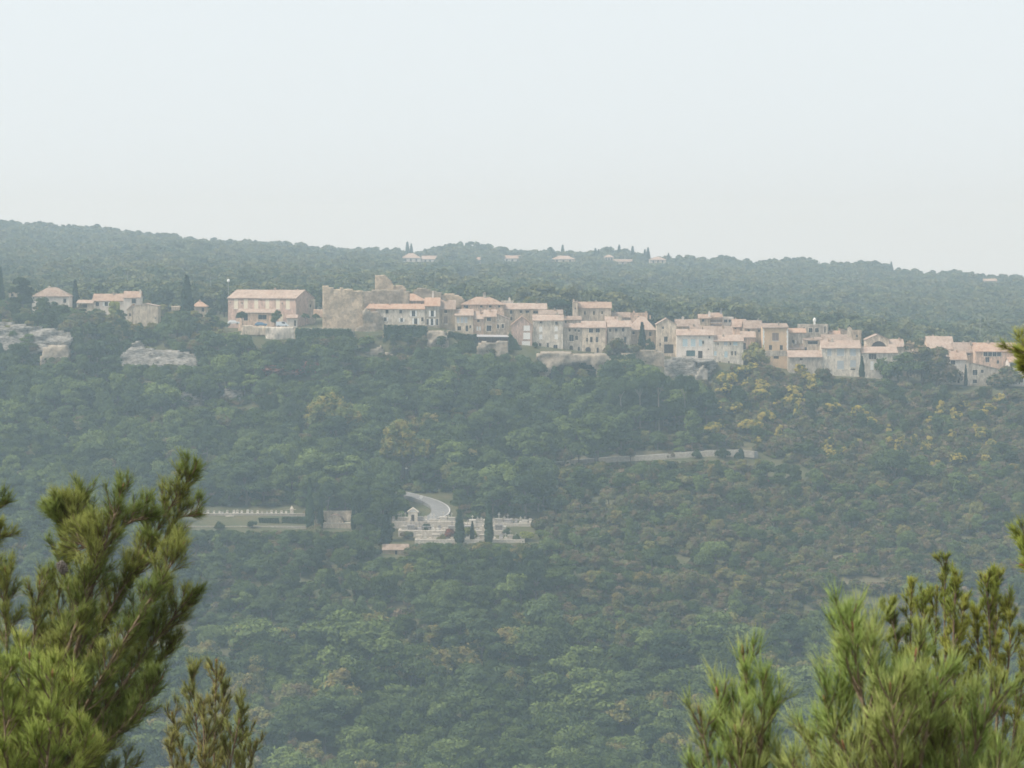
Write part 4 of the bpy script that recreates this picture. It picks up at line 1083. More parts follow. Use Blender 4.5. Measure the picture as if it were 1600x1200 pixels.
row(655, 716, 921, zt_d, 12, 'grave in the upper row beside the road bend', 'upper graves by the road', ['marble', 'granite', 'marble'], ['head', 'cross', 'tomb', 'cross'])
row(632, 705, 907, zt_e, 14, 'grave in the middle row in front of the chapel', 'middle row graves', ['marble', 'granite', 'tomb_stone'], ['head', 'cross', 'tomb', 'cross'])
row(725, 786, 906, zt_e, 10, 'grave between the two dark cypresses of the cemetery', 'graves between the cypresses', ['marble', 'granite', 'tomb_stone'], ['head', 'cross', 'tomb'])
row(738, 842, 920, zt_f, 16, 'grave on the long terrace past the tall cypress', 'graves on the long terrace', ['marble', 'granite', 'tomb_stone', 'marble'], ['head', 'cross', 'tomb'])
row(656, 815, 893, zt_g, 20, 'grave on the lowest terrace above the trees', 'graves on the lowest terrace', ['marble', 'tomb_stone', 'granite'], ['head', 'cross', 'tomb'])
# round white road sign on the bend
p = gpx(658, RM(958))
rs = empty('road_sign', (p.x, RM(958), p.z)); tag(rs, 'round white road sign on the inside of the bend', 'sign')
b_ = MB(); b_.tube([(0, 0, 0), (0, 0, 2.2)], .05, 6); b_.build('post', M['metal'], rs)
b_ = MB(); b_.tube([(0, -.06, 2.5), (0, -.02, 2.5)], .5, 14); b_.build('plate', M['frame_white'], rs)

# ------------------------------------------------------------------ cars in the school yard
def car(label, px, py, Y, mat, rz, van=False):
    p = at(px, py, Y)
    z = gz(p.x, Y)
    root = empty('parked_car', (p.x, Y, max(z, p.z - .2)), rz); tag(root, label, 'car', 'cars parked in the school yard')
    prof = [(-2.1, .35), (2.1, .35), (2.12, .75), (1.95, .92), (1.05, 1.0), (.45, 1.45), (-1.2, 1.48), (-1.95, 1.0), (-2.1, .85)]
    if van: prof = [(-2.2, .35), (2.2, .35), (2.22, .85), (1.7, 1.1), (1.1, 1.85), (-2.15, 1.9), (-2.22, 1.0)]
    m = MB(); w = .85
    inner = [(a, -w if b < 1.02 else -w * .84, b) for a, b in prof]; outer = [(a, -q, b) for a, q, b in inner]
    m.face(inner); m.face(outer[::-1])
    for i in range(len(prof)):
        j = (i + 1) % len(prof); m.face([inner[j], inner[i], outer[i], outer[j]])
    bd = m.build('body', M[mat], root)
    m = MB()
    for s in (-1, 1):
        y = s * (w * .89)
        if van: m.face([(1.0, y, 1.15), (.85, y, 1.72), (-.2, y, 1.74), (-.2, y, 1.15)])
        else:
            m.face([(.85, y, 1.06), (.35, y, 1.38), (-.35, y, 1.40), (-.35, y, 1.06)]); m.face([(-.42, y, 1.06), (-.42, y, 1.40), (-1.1, y, 1.40), (-1.6, y, 1.06)])
    m.build('window', M['glass'], root)
    for sx in (-1.3, 1.3):
        for sy in (-1, 1):
            m = MB(); m.tube([(sx, sy * .70, .33), (sx, sy * .88, .33)], .33, 12); wh = m.build('wheel', M['tyre'], root)
            m = MB(); m.tube([(sx, sy * .87, .33), (sx, sy * .895, .33)], .19, 10); m.build('rim', M['metal'], wh)
    for sy in (-1, 1):
        m = MB(); m.box(2.06, 2.14, sy * .6 - .18, sy * .6 + .18, .65, .8); m.build('headlight', M['lamp_white'], root)
    return root
car('silver white car under the plane tree', 365, 506, 1186, 'car_white', R(8))
car('blue car parked before the school annex', 408, 509, 1184, 'car_blue', R(-4))
car('pale blue-grey van parked below the small round tree', 441, 510, 1184, 'car_grey', R(5), van=True)

# ------------------------------------------------------------------ lamp, masts
p = gpx(358, 1222)
h = at(358, 438, 1222).z - p.z
lp = empty('street_lamp', p); tag(lp, 'tall street lamp with a white globe behind the school', 'lamp')
b_ = MB(); b_.tube([(0, 0, 0), (0, 0, h - .6)], [.12, .07], 8); b_.build('post', M['metal'], lp)
b_ = MB(); b_.tube([(0, 0, h - .7), (0, 0, h - .5), (0, 0, h - .1), (0, 0, h + .3), (0, 0, h + .45)], [.15, .42, .55, .4, .08], 10); b_.build('globe', M['lamp_white'], lp)
def mast(label, px, Y, top, cross=False):
    p = gpx(px, Y); h = at(px, top, Y).z - p.z
    o = empty('mast', p); tag(o, label, 'mast', 'thin masts')
    b = MB(); b.tube([(0, 0, 0), (0, 0, h)], [.11, .06], 6); b.build('pole', M['metal'], o)
    if cross:
        b = MB(); b.box(-.9, .9, -.06, .06, h - .7, h - .55); b.build('cross_arm', M['metal'], o)
    return o
mast('thin pale mast rising above the peach house with the glazed balcony', 1530, 1330, 491, True)
mast('thin pale pole in the plateau wood behind the white houses', 201, 1400, 424)
mast('thin pale pole in the plateau wood near the street lamp', 330, 1420, 432)
def aerial(label, px, Y, base, top):
    a, b = at(px, base, Y), at(px, top, Y)
    o = empty('aerial', a); tag(o, label, 'aerial', 'rooftop aerials'); h = b.z - a.z
    m = MB(); m.tube([(0, 0, -.6), (0, 0, h)], .05, 5); m.build('pole', M['metal'], o)
    m = MB()
    for q in range(4): m.box(-.5 + .07 * q, .5 - .07 * q, -.03, .03, h - .2 - .22 * q, h - .16 - .22 * q)
    m.build('crossbars', M['metal'], o)
aerial('rooftop aerial on the peach tower house', 1127, 1220, 491, 481)
aerial('rooftop aerial on the long second-row stone house', 812, 1211, 476, 470)
aerial('rooftop aerial on the patchy brown-orange roof', 1556, 1198, 540, 530)

# ------------------------------------------------------------------ trees: leaf clumps on lobes
def leaf_cards(pos, nrm, a, b, g):
    """Diamond leaf sprays at pos facing nrm (n,3), half sizes a, b (n,)."""
    n = len(pos)
    t = g.normal(size=(n, 3)); t -= nrm * (t * nrm).sum(1, keepdims=True); t /= np.linalg.norm(t, axis=1, keepdims=True) + 1e-9
    s = np.cross(nrm, t)
    a = np.broadcast_to(a, n)[:, None]; b = np.broadcast_to(b, n)[:, None]
    bend = nrm * (a * .25)
    v = np.stack([pos - t * a - bend, pos + s * b, pos + t * a - bend, pos - s * b], 1).reshape(-1, 3)
    return v, np.arange(4 * n).reshape(-1, 4)


def lobes_cards(lobes, per, size, g, flat=1.0, up=.35, inner=.12):
    P, Nn = [], []
    for (x, y, z, r) in lobes:
        n = max(6, int(per * r * r))
        d = g.normal(size=(n, 3)); d /= np.linalg.norm(d, axis=1, keepdims=True)
        d[:, 2] = np.where(d[:, 2] < -.35, -d[:, 2] * .6, d[:, 2])
        rr = r * (1 - np.abs(g.normal(size=(n, 1))) * inner) * g.uniform(.88, 1.12, (n, 1)) * (1 + .32 * (g.random((n, 1)) < .16) * g.random((n, 1)))
        p = d * rr * np.array([1, 1, flat]) + np.array([x, y, z])
        nn = d + g.normal(size=(n, 3)) * .55 + np.array([0, 0, up]); nn /= np.linalg.norm(nn, axis=1, keepdims=True)
        P.append(p); Nn.append(nn)
    P = np.concatenate(P); Nn = np.concatenate(Nn)
    s = size * g.uniform(.65, 1.35, len(P))
    return leaf_cards(P, Nn, s, s * g.uniform(.5, .8, len(P)), g)


def trunk_mesh(name, H, r, limbs, mat, g, lean=.3, fork=.45):
    mb = MB()
    top = Vector((g.uniform(-lean, lean), g.uniform(-lean, lean), H * fork))
    mid = top * .5 + Vector((g.uniform(-.2, .2), g.uniform(-.2, .2), 0))
    mb.tube([(0, 0, -.8), (0, 0, .1), mid, top], [r * 1.5, r * 1.15, r * .9, r * .75], 7)
    for (x, y, z) in limbs:
        e = Vector((x, y, z)); m = top.lerp(e, .5) + Vector((0, 0, .25 * (e - top).length * .4))
        mb.tube([top - Vector((0, 0, .15)), m, e], [r * .6, r * .38, r * .12], 5, caps=False)
    return mb.mesh(name, mat)


def shape(kind, seed, lod=1.0):
    """-> crown verts, faces, trunk limbs, height, trunk radius."""
    g = np.random.default_rng(seed)
    L = []
    if kind == 'oak':
        H = 9.0
        v_ = seed % 6
        if v_ in (0, 3):        # dome
            L.append((g.uniform(-.3, .3), g.uniform(-.3, .3), 5.0, 2.7))
            for i in range(17):
                a = i * 2.4 + g.uniform(-.6, .6); e = g.uniform(-.25, 1.35)
                q = g.uniform(2.0, 3.4) * math.cos(e); z = 5.0 + g.uniform(1.9, 2.9) * math.sin(e)
                L.append((q * math.cos(a), q * math.sin(a), z, g.uniform(.7, 1.7)))
        elif v_ in (1, 4):      # taller, ragged, pointed top
            for i in range(20):
                z = g.uniform(2.2, 8.0); rr_ = 2.9 * math.sin(math.pi * min(1, (z - .6) / 8.6)) ** .8
                a = g.uniform(0, 6.28); q = rr_ * g.uniform(.35, 1.0)
                L.append((q * math.cos(a), q * math.sin(a), z, g.uniform(.65, 1.45)))
            L.append((0, 0, 4.6, 2.0)); L.append((g.uniform(-.5, .5), 0, 8.2, .75))
        else:                   # two or three leaning masses with gaps between
            for cx_, cy_, cz_, cr_ in ((-1.7, .3, 5.0, 1.9), (1.5, -.6, 5.9, 2.0), (.3, 1.4, 4.2, 1.7)):
                L.append((cx_, cy_, cz_, cr_ * .8))
                for i in range(7):
                    a = g.uniform(0, 6.28); e = g.uniform(-.4, 1.3); q = cr_ * math.cos(e)
                    L.append((cx_ + q * math.cos(a), cy_ + q * math.sin(a), cz_ + cr_ * math.sin(e), g.uniform(.55, 1.15)))
        fl, sz, per, tr = .88, .27, 190, .28
    elif kind == 'pine':
        H = 11.0
        for i in range(17):
            a = g.uniform(0, 6.28); z = g.uniform(4.2, 9.6); q = g.uniform(.3, 1) * (3.6 - max(0, z - 5.5) * .55)
            L.append((q * math.cos(a), q * math.sin(a), z, g.uniform(.9, 1.65)))
        L += [(0, 0, 9.8, 1.2), (0.3, -.2, 7.5, 1.8)]; fl, sz, per, tr = .68, .27, 210, .24
    elif kind == 'umbrella':
        H = 11.0
        for i in range(20):
            a = g.uniform(0, 6.28); q = math.sqrt(g.uniform(0, 1)) * 4.2
            L.append((q * math.cos(a), q * math.sin(a), 9.6 - (q / 4.2) ** 2 * 1.5 + g.uniform(-.3, .3), g.uniform(1.0, 1.5)))
        fl, sz, per, tr = .75, .27, 200, .26
    elif kind == 'bush':
        H = 3.2
        for i in range(9):
            a = g.uniform(0, 6.28); q = math.sqrt(g.uniform(0, 1)) * 1.6
            L.append((q * math.cos(a), q * math.sin(a), g.uniform(.6, 2.2) * (1 - q / 6), g.uniform(.65, 1.15)))
        fl, sz, per, tr = .9, .24, 210, .10
    elif kind == 'tall':      # slim upright young tree
        H = 9.0
        for i in range(14):
            z = g.uniform(2.5, 8.0); a = g.uniform(0, 6.28); q = g.uniform(0, 1.9) * (1 - abs(z - 4.8) / 6)
            L.append((q * math.cos(a), q * math.sin(a), z, g.uniform(.8, 1.35)))
        fl, sz, per, tr = 1.0, .27, 200, .2
    n = len(L)
    v, f = lobes_cards(L, per * lod, sz / math.sqrt(lod), g, fl)
    limbs = [(l[0] * .8, l[1] * .8, l[2]) for l in L[:7]]
    return v, f, limbs, H, tr, g


def cypress_np(seed, H=10.0, Rm=1.05, n=1500):
    g = np.random.default_rng(seed)
    t = g.uniform(.02, 1, n); z = .25 + t * (H - .25)
    prof = Rm * np.power(np.clip(1 - t, 0, 1), .55) * (0.55 + .45 * np.clip(t / .18, 0, 1))
    a = g.uniform(0, 6.283, n)
    lump = 1 + .16 * np.sin(a * 3 + z * 1.3 + seed) + .1 * g.normal(size=n)
    r = prof * lump
    p = np.stack([r * np.cos(a), r * np.sin(a), z], 1)
    nn = np.stack([np.cos(a), np.sin(a), .5 + 0 * a], 1) + g.normal(size=(n, 3)) * .35
    nn /= np.linalg.norm(nn, axis=1, keepdims=True)
    return leaf_cards(p, nn, g.uniform(.25, .5, n), g.uniform(.12, .22, n), g)


PROTO = {}      # (shape, material, variant) -> (crown mesh, trunk mesh, height)
def proto(kind, mat, var, lod=1.0, bark='bark'):
    key = (kind, mat, var, lod, bark)
    if key not in PROTO:
        v, f, limbs, H, tr, g = shape(kind, 100 + hash((kind, var)) % 1 + {'oak': 0, 'pine': 20, 'umbrella': 40, 'bush': 60, 'tall': 80}[kind] + var, lod)
        cm = mesh_np(f'{kind}_{mat}_crown', v, f, M[mat])
        fork = {'oak': .38, 'pine': .5, 'umbrella': .62, 'bush': .15, 'tall': .35}[kind]
        tm = trunk_mesh(f'{kind}_trunk', H, tr, limbs, M[bark], g, fork=fork)
        PROTO[key] = (cm, tm, H)
    return PROTO[key]


def joined_proto(name, kind, mat, var, lod, with_trunk=True):
    """crown and trunk in one mesh for the woodland masses."""
    cm, tm, H = proto(kind, mat, var, lod)
    bm = bmesh.new(); bm.from_mesh(cm); n0 = len(bm.faces)
    if with_trunk:
        bm.from_mesh(tm); bm.faces.ensure_lookup_table()
        for fc in bm.faces[n0:]: fc.material_index = 1
    me = bpy.data.meshes.new(name); bm.to_mesh(me); bm.free()
    me.materials.append(M[mat]); me.materials.append(M['bark'])
    return me, H


NAMES = {'oak': 'oak_tree', 'pine': 'pine_tree', 'umbrella': 'umbrella_pine', 'bush': 'bush', 'tall': 'slender_tree'}
def tree(kind, mat, var, loc, s, rz, label, group=None, name=None, cat=None, sz=None, bark='bark'):
    cm, tm, H = proto(kind, mat, var, 1.0, bark)
    root = empty(name or NAMES[kind], loc, rz)
    root.scale = (s, s, sz or s)
    root.rotation_euler = (((loc[0] * 7.3) % 1 - .5) * .16, ((loc[1] * 5.1) % 1 - .5) * .16, rz)
    tag(root, label, cat or ('bush' if kind == 'bush' else 'tree'), group)
    link('trunk', tm, root); link('crown', cm, root)
    return root


def specimen(kind, mat, px, top, Y, label, wide=1.0, var=0, group=None, name=None, cat=None, bark='bark', sink=0.0):
    Y = RM(Y)
    p = gpx(px, Y); p.z -= sink
    h = at(px, top, Y).z - p.z
    H = proto(kind, mat, var, 1.0, bark)[2]
    sz = h / H
    return tree(kind, mat, var, p, sz * wide, rnd.uniform(0, 6.28), label, group, name, cat, sz=sz, bark=bark)


CYPM = {}
def cypress(px, top, Y, label, group=None, wide=1.0):
    Y = RM(Y)
    p = gpx(px, Y); h = at(px, top, Y).z - p.z
    k = len(CYPM) % 4
    if k not in CYPM: CYPM[k] = mesh_np('cypress_crown', *cypress_np(k + 5), M['cyp'])
    if 't' not in CYPM:
        m = MB(); m.tube([(0, 0, -.5), (0, 0, 1.2), (0, 0, 8)], [.2, .16, .05], 6); CYPM['t'] = m.mesh('cypress_trunk', M['bark'])
    root = empty('cypress_tree', p, rnd.uniform(0, 6)); s = h / 10; root.scale = (s * wide, s * wide, s)
    tag(root, label, 'cypress', group)
    link('trunk', CYPM['t'], root); link('crown', CYPM[rnd.choice([q for q in CYPM if q != 't'])], root)


CG = 'dark cypresses'
cypress(2, 418, 1252, 'cypress at the very edge of the outskirts by the tiny hut', CG)
cypress(119, 438, 1250, 'slim cypress between the hipped house and the long white house', CG)
cypress(293, 431, 1224, 'tall broad cypress standing alone beside the orange-roofed house', CG, 1.35)
cypress(1003, 504, 1181, 'cypress in the garden by the steep hipped peach roof', CG, 1.2)
cypress(1346, 557, 1178.5, 'small cypress against the cream house with the triple window', CG, 1.3)
cypress(1508, 570, 1180.5, 'thin cypress against the tall white house with orange roof', CG, .8)
cypress(484, 748, 902, 'tallest cypress of the cemetery beside the lower terrace', CG, .85)
cypress(501, 772, 906, 'slim cypress next to the square walled terrace', CG, .9)
cypress(552, 778, 901, 'cypress at the corner of the square walled terrace', CG, .7)
cypress(561.5, 784, 903, 'shorter cypress paired with the corner cypress', CG, .8)
cypress(603, 799, 880, 'broad cypress beside the small stone hut', CG, 1.5)
cypress(718, 797, 884, 'broad cypress in the middle of the graves', CG, 1.5)
cypress(763.5, 783, 883, 'tall pointed cypress among the graves', CG, 1.05)
for lb, px, tp, Y in (('taller of two distant cypresses by the peaked villa', 637, 378, 2660), ('shorter of two distant cypresses by the peaked villa', 643, 381, 2664),
                      ('distant cypress on the ridge above the wide cream villa', 879, 383, 2690), ('distant cypress before the ridge pines, first of two', 930, 388, 2680), ('distant cypress before the ridge pines, second of two', 935, 390, 2683),
                      ('distant taller cypress of the pair on the bare ridge', 1012, 387, 2690), ('distant shorter cypress of the pair on the bare ridge', 1007, 390, 2694), ('distant lone spire of a cypress right of the cream roofed villa', 1044, 396, 2690),
                      ('distant pointed cypress on the right-hand ridge', 1391, 409, 2700), ('distant conifer spire among the ridge pines', 988, 385, 2700), ('distant conifer spire at the edge of the ridge pines', 967, 383, 2702)):
    cypress(px, tp, Y, lb, 'distant cypresses of the ridge', 1.2)

# named trees
PT = 'plane trees of the school yard'
specimen('umbrella', 'holm', 381, 485, 1187, 'clipped dark plane tree over the silver car', .62, 0, PT, 'plane_tree', sink=.5)
specimen('oak', 'oak', 432, 483, 1186, 'small round tree before the school', .62, 1, PT, 'plane_tree')
specimen('umbrella', 'holm', 478, 488, 1187, 'clipped dark plane tree by the castle wall', .55, 1, PT, 'plane_tree')
specimen('umbrella', 'holm', 495, 489, 1188, 'clipped dark plane tree touching the castle corner', .55, 2, PT, 'plane_tree')
specimen('umbrella', 'cyp', 876, 465, 1216, 'dark umbrella pine between the roofs beside the tower house', 1.0, 3)
specimen('oak', 'gold', 828, 462, 1232, 'yellowing tree crown behind the long second-row stone house', .8, 2)
specimen('oak', 'limetree', 182, 471, 1222, 'bright lime green tree in front of the long white house', .95, 0)
specimen('oak', 'greenscrub', 126, 474, 1226, 'pale green tree beside the low garage', .8, 3)
specimen('pine', 'holm', 40, 431, 1228, 'dark tall pine beside the tiny cream hut', 1.0, 0)
specimen('oak', 'holm', 76, 463, 1214, 'dark oak hiding the hipped house', 1.15, 1)
specimen('oak', 'holm', 98, 476, 1206, 'dark oak below the hipped house', 1.05, 2)
specimen('oak', 'holm', 25, 472, 1208, 'broad dark oak above the limestone band', 1.1, 0)
specimen('pine', 'pinef', 295, 484, 1190, 'big dark pine between the cream house and the school', 1.15, 1)
specimen('pine', 'holm', 262, 487, 1200, 'dark pine next to the plain cream gabled house', .9, 2)
specimen('pine', 'pinef', 330, 492, 1194, 'dark pine at the corner of the school yard', .9, 0)
specimen('oak', 'olive', 186, 507, 1184, 'olive green oak below the lime green tree', 1.0, 3)
specimen('oak', 'holm', 150, 505, 1186, 'dark oak on the edge below the garage', 1.2, 4)
specimen('oak', 'holm', 232, 512, 1180, 'dark oak above the broad limestone slab', .8, 5)
specimen('oak', 'scrub', 1440, 527, 1179, 'brown leafless-looking tree crown between the village houses', 1.35, 3)
specimen('oak', 'greenscrub', 1462, 543, 1177, 'grey-green tree crown in front of the brown tree', 1.2, 0)
specimen('oak', 'holm', 1418, 548, 1177, 'dark bush mass beside the brown tree', 1.3, 1)
specimen('bush', 'scrub', 1466, 560, 1179, 'pale brown shrub under the brown tree', 1.1, 1)
specimen('bush', 'olive', 1174, 528, 1184, 'rounded olive bush beside the ochre house', .9, 2)
specimen('bush', 'scrub', 968, 522, 1178, 'grey-brown shrub climbing the thick-chimney house', 1.0, 0)
specimen('oak', 'holm', 1018, 528, 1179, 'dark garden tree right of the cypress garden wall', .9, 3)
specimen('bush', 'greenscrub', 990, 532, 1179, 'grey-green shrub left of the garden cypress', 1.2, 3)
specimen('bush', 'holm', 1388, 551, 1180, 'climbing plant on the wall of the triple-window house', .75, 0)
specimen('bush', 'holm', 836, 533, 1179, 'dark shrub between the loggia house and the tall grey house', .8, 1)
specimen('bush', 'greenscrub', 1567, 566, 1181, 'grey-green shrub between the falling roofline and the white house', 1.1, 2)
specimen('bush', 'greenscrub', 1262, 543, 1188, 'straggling shrub below the strip window house', .8, 1)
specimen('oak', 'gold', 630, 652, 1003, 'yellow-green tree standing alone above the road bend', .95, 1)
specimen('oak', 'gold', 520, 613, 1052, 'golden autumn tree on the slope left of the yellow-green tree', 1.05, 2)
specimen('oak', 'gold', 553, 628, 1046, 'golden brown tree leaning beside the golden autumn tree', .85, 3)
specimen('bush', 'red', 448, 566, 1146, 'russet shrub below the school bastion', 2.3, 0)
specimen('bush', 'red', 478, 561, 1148, 'taller russet shrub below the castle', 1.5, 1)
specimen('oak', 'scrub', 585, 568, 1148, 'brownish tree under the castle buttress', .8, 2)
specimen('oak', 'oak', 935, 648, 1021, 'broad bright oak just below the upper road', 1.45, 0)
specimen('oak', 'oak', 838, 664, 1018, 'rounded oak at the bend of the upper road', 1.25, 1)
specimen('oak', 'oak', 715, 664, 1012, 'bushy oak left of the upper road', 1.15, 4)
specimen('oak', 'olive', 735, 700, 1000, 'smaller oak in front of the bushy oak', 1.0, 3)
specimen('oak', 'oak', 905, 608, 1120, 'large oak crown below the cave mouth', 1.1, 5)
specimen('oak', 'holm', 1398, 700, 1030, 'round dark oak among the yellow shrubs', 1.3, 2)
specimen('oak', 'oak', 1440, 710, 1026, 'round green oak next to the dark oak on the terraces', 1.2, 1)
specimen('tall', 'limetree', 1042, 745, 1010, 'bright yellow-green young tree below the upper road', .9, 1)
specimen('tall', 'oak', 1082, 642, 1052, 'bright green slender tree behind the stone parapet', 1.0, 2)
PP = 'pale-trunked pines above the upper road'
specimen('umbrella', 'pinef', 1030, 578, 1082, 'pine with a forked pale trunk above the parapet', .62, 4, PP, 'pine_tree', bark='pale_bark')
specimen('umbrella', 'pinef', 1070, 582, 1084, 'pine with a bent pale trunk beside the forked one', .5, 5, PP, 'pine_tree', bark='pale_bark')
specimen('umbrella', 'pinef', 1000, 584, 1084, 'pine with a straight pale trunk left of the forked one', .55, 6, PP, 'pine_tree', bark='pale_bark')
specimen('umbrella', 'pinef', 973, 590, 1086, 'dark pine with a thin pale trunk under the brown terrace wall', .55, 7, PP, 'pine_tree', bark='pale_bark')
specimen('bush', 'holm', 1087, 698, 1040, 'dark round shrub in front of the parapet', .7, 0)
specimen('bush', 'holm', 1130, 696, 1041, 'pair of dark shrub heads before the parapet end', .8, 1)
specimen('bush', 'cyp', 1155, 697, 1042, 'narrow dark shrub at the end of the parapet', .55, 2)
specimen('bush', 'holm', 341, 812, 899, 'round dark shrub on the cemetery lawn', .85, 2)
specimen('bush', 'holm', 394, 810, 901, 'small dark shrub left of the clipped hedge', .7, 3)
specimen('bush', 'limetree', 735, 820, 893, 'bright clipped shrub among the graves', .9, 1)
specimen('bush', 'red', 706, 822, 893, 'small russet shrub beside the middle cypress', .75, 1)
specimen('bush', 'limetree', 822, 826, 889, 'yellow-green shrub at the end of the graves', .9, 3)
specimen('bush', 'holm', 668, 815, 905, 'dark shrub between the chapel and the upper graves', .7, 1)
specimen('bush', 'greenscrub', 690, 832, 888, 'grey-green shrub on the lowest grave terrace', .8, 2)
specimen('bush', 'holm', 790, 822, 898, 'dark shrub right of the tall pointed cypress', .8, 0)
specimen('bush', 'greenscrub', 636, 826, 893, 'grey-green shrub at the corner of the middle graves', .9, 3)
specimen('bush', 'holm', 808, 832, 887, 'dark shrub near the end of the lowest terrace', .7, 2)
cypress(738, 815, 886, 'short young cypress between the two broad cemetery cypresses', CG, 1.1)
specimen('oak', 'oak', 905, 690, 1030, 'green tree hiding the start of the parapet', 1.1, 2)
specimen('oak', 'greenscrub', 985, 698, 1034, 'dull green tree in front of the parapet', .9, 4)
specimen('bush', 'greenscrub', 1048, 703, 1042, 'grey-green shrub leaning on the parapet', .9, 1)
specimen('bush', 'holm', 651, 856, 868, 'rounded dark shrub beside the small stone hut', .9, 3)
# ridge pines that break the skyline
MARKS = [(120, 'the hipped house'), (200, 'the white houses'), (340, 'the lone cypress'), (500, 'the school'), (620, 'the castle'), (720, 'the ivy wall'), (800, 'the finial house'), (900, 'the loggia house'), (960, 'the tower house'),
         (1060, 'the hipped roof'), (1160, 'the blue shutters'), (1240, 'the ochre house'), (1350, 'the belfry'), (1470, 'the brown tree'), (9999, 'the glazed balcony')]
ridge = random.Random(3)
k = 0
RT = []
SK = 'pines of the skyline'
for px, tp in ((688, 383), (700, 379), (712, 380), (722, 377), (735, 376), (746, 377), (758, 380), (768, 381), (779, 384), (665, 388), (560, 385), (590, 388), (615, 388), (806, 388), (850, 389), (860, 385), (890, 391), (940, 386), (948, 384), (956, 385), (975, 387), (982, 390), (995, 393),
               (1060, 397), (1080, 399), (1130, 398), (1145, 400), (1240, 402), (1252, 400), (1264, 401), (1300, 406), (1350, 408), (1365, 407), (1420, 422), (1500, 424), (470, 381), (430, 376), (400, 374), (300, 370), (220, 363), (155, 352), (60, 346), (5, 342), (110, 349)):
    p = gpx(px, 2740 + ridge.uniform(-25, 25)); h = at(px, tp, p.y).z - p.z
    kd = 'pine' if ridge.random() < .6 else 'oak'
    Hh = proto(kd, 'far_pine', k % 4, .25)[2]
    s = h / Hh
    root = empty('ridge_pine', p, ridge.uniform(0, 6)); root.scale = (max(s, .8), max(s, .8), s)
    RT.append((px, root))
    cm, tm, _ = proto(kd, 'far_pine', k % 4, .25)
    link('trunk', tm, root); link('crown', cm, root)
    k += 1


RT.sort(key=lambda q: q[0]); cnt = {}
for px, root in RT:
    mk = next(m for lim_, m in MARKS if px < lim_)
    tag(root, f'hazy tree on the distant ridge line above {mk}, {ORDN[cnt.get(mk, 0)]} from left', 'tree', SK)
    cnt[mk] = cnt.get(mk, 0) + 1


# ------------------------------------------------------------------ ivy and hedges
def ivy_on(poly, Y, n, g, size=.32, depth=.9, lean=0.0):
    xs = [q[0] for q in poly]; yy = [q[1] for q in poly]
    px = g.uniform(min(xs), max(xs), n * 2); py = g.uniform(min(yy), max(yy), n * 2)
    ok = inside(px, py, poly); px, py = px[ok][:n], py[ok][:n]
    P = np.array([at(a, b, Y) for a, b in zip(px, py)])
    lump = np.array([noise.fractal(Vector((p[0] * .35, p[2] * .35, 4.2)), 1, 2, 3) for p in P])
    P[:, 1] -= .15 + (lump + .6).clip(0) * depth * g.uniform(.4, 1.0, len(P))
    nn = np.tile(np.array([0, -1.0, .45]), (len(P), 1)) + g.normal(size=(len(P), 3)) * .5
    nn /= np.linalg.norm(nn, axis=1, keepdims=True)
    s = g.uniform(.6, 1.3, len(P)) * size
    return leaf_cards(P, nn, s, s * .7, g)
gi = np.random.default_rng(5)
IV = 'ivy-covered walls'
def ivy_wall(label, poly, Y, n):
    me, org = rough_mesh('wall', poly, Y, 3.0, M['castle_dark'], amp=.3, cell=.9, seed=Y * .1)
    root = empty('ivy_wall', org); tag(root, label, 'wall', IV)
    link('wall', me, root)
    v, f = ivy_on(poly, Y, n, gi)
    link('ivy', mesh_np('ivy', v - np.array(org), f, M['ivy']), root)
ivy_wall('retaining wall thick with dark ivy under the long terrace house', [(598, 556), (600, 508), (640, 507.5), (667, 509), (669, 552), (640, 556)], 1176, 5200)
ivy_wall('ivy-clad terrace wall running under the castle', [(460, 556), (462, 512.5), (505, 513), (548, 514), (556, 530), (552, 552), (520, 556)], 1176, 5600)
ivy_wall('dark creeper hanging under the tan and cream houses', [(698, 548), (700, 517), (724, 522), (745, 522), (748, 536), (740, 548)], 1177.5, 2000)
ivy_wall('dark creeper between the garden shelter and the loggia house', [(793, 560), (795, 520), (806, 530), (813, 545), (822, 548), (830, 560)], 1177, 1800)
ivy_wall('dark overgrown bank below the ledge terrace', [(905, 575), (905, 557), (948, 557), (992, 552), (992, 580), (950, 578)], 1166, 2600)
def hedge(label, x0, x1, top, bottom, Y, depth=1.5):
    Y = RM(Y)
    a, b, c = at(x0, top, Y), at(x1, top, Y), at(x0, bottom, Y)
    hx = (b.x - a.x) / 2; H = a.z - c.z
    root = empty('hedge', ((a.x + b.x) / 2, Y, c.z)); tag(root, label, 'hedge', 'clipped hedges of the cemetery')
    n = int(hx * 2 * (H + depth) * 28)
    g = gi
    side = g.random(n) < H / (H + depth)
    P = np.where(side[:, None], np.stack([g.uniform(-hx, hx, n), g.normal(0, .06, n), g.uniform(0, H, n)], 1), np.stack([g.uniform(-hx, hx, n), g.uniform(0, depth, n), H + g.normal(0, .05, n)], 1))
    nn = np.where(side[:, None], np.array([[0, -1.0, .2]]), np.array([[0, 0, 1.0]])) + g.normal(size=(n, 3)) * .4
    nn /= np.linalg.norm(nn, axis=1, keepdims=True)
    v, f = leaf_cards(P, nn, g.uniform(.14, .3, n), g.uniform(.1, .2, n), g)
    link('foliage', mesh_np('hedge_foliage', v, f, M['hedge']), root)
    m = MB(); m.box(-hx + .1, hx - .1, .15, depth - .1, -.3, H - .12); m.build('stems', M['bark'], root)
hedge('clipped dark hedge with a stone pier at its end', 404, 436, 810, 822, 911)
hedge('longer clipped hedge beside the tallest cypress', 440, 479, 808, 820, 912)

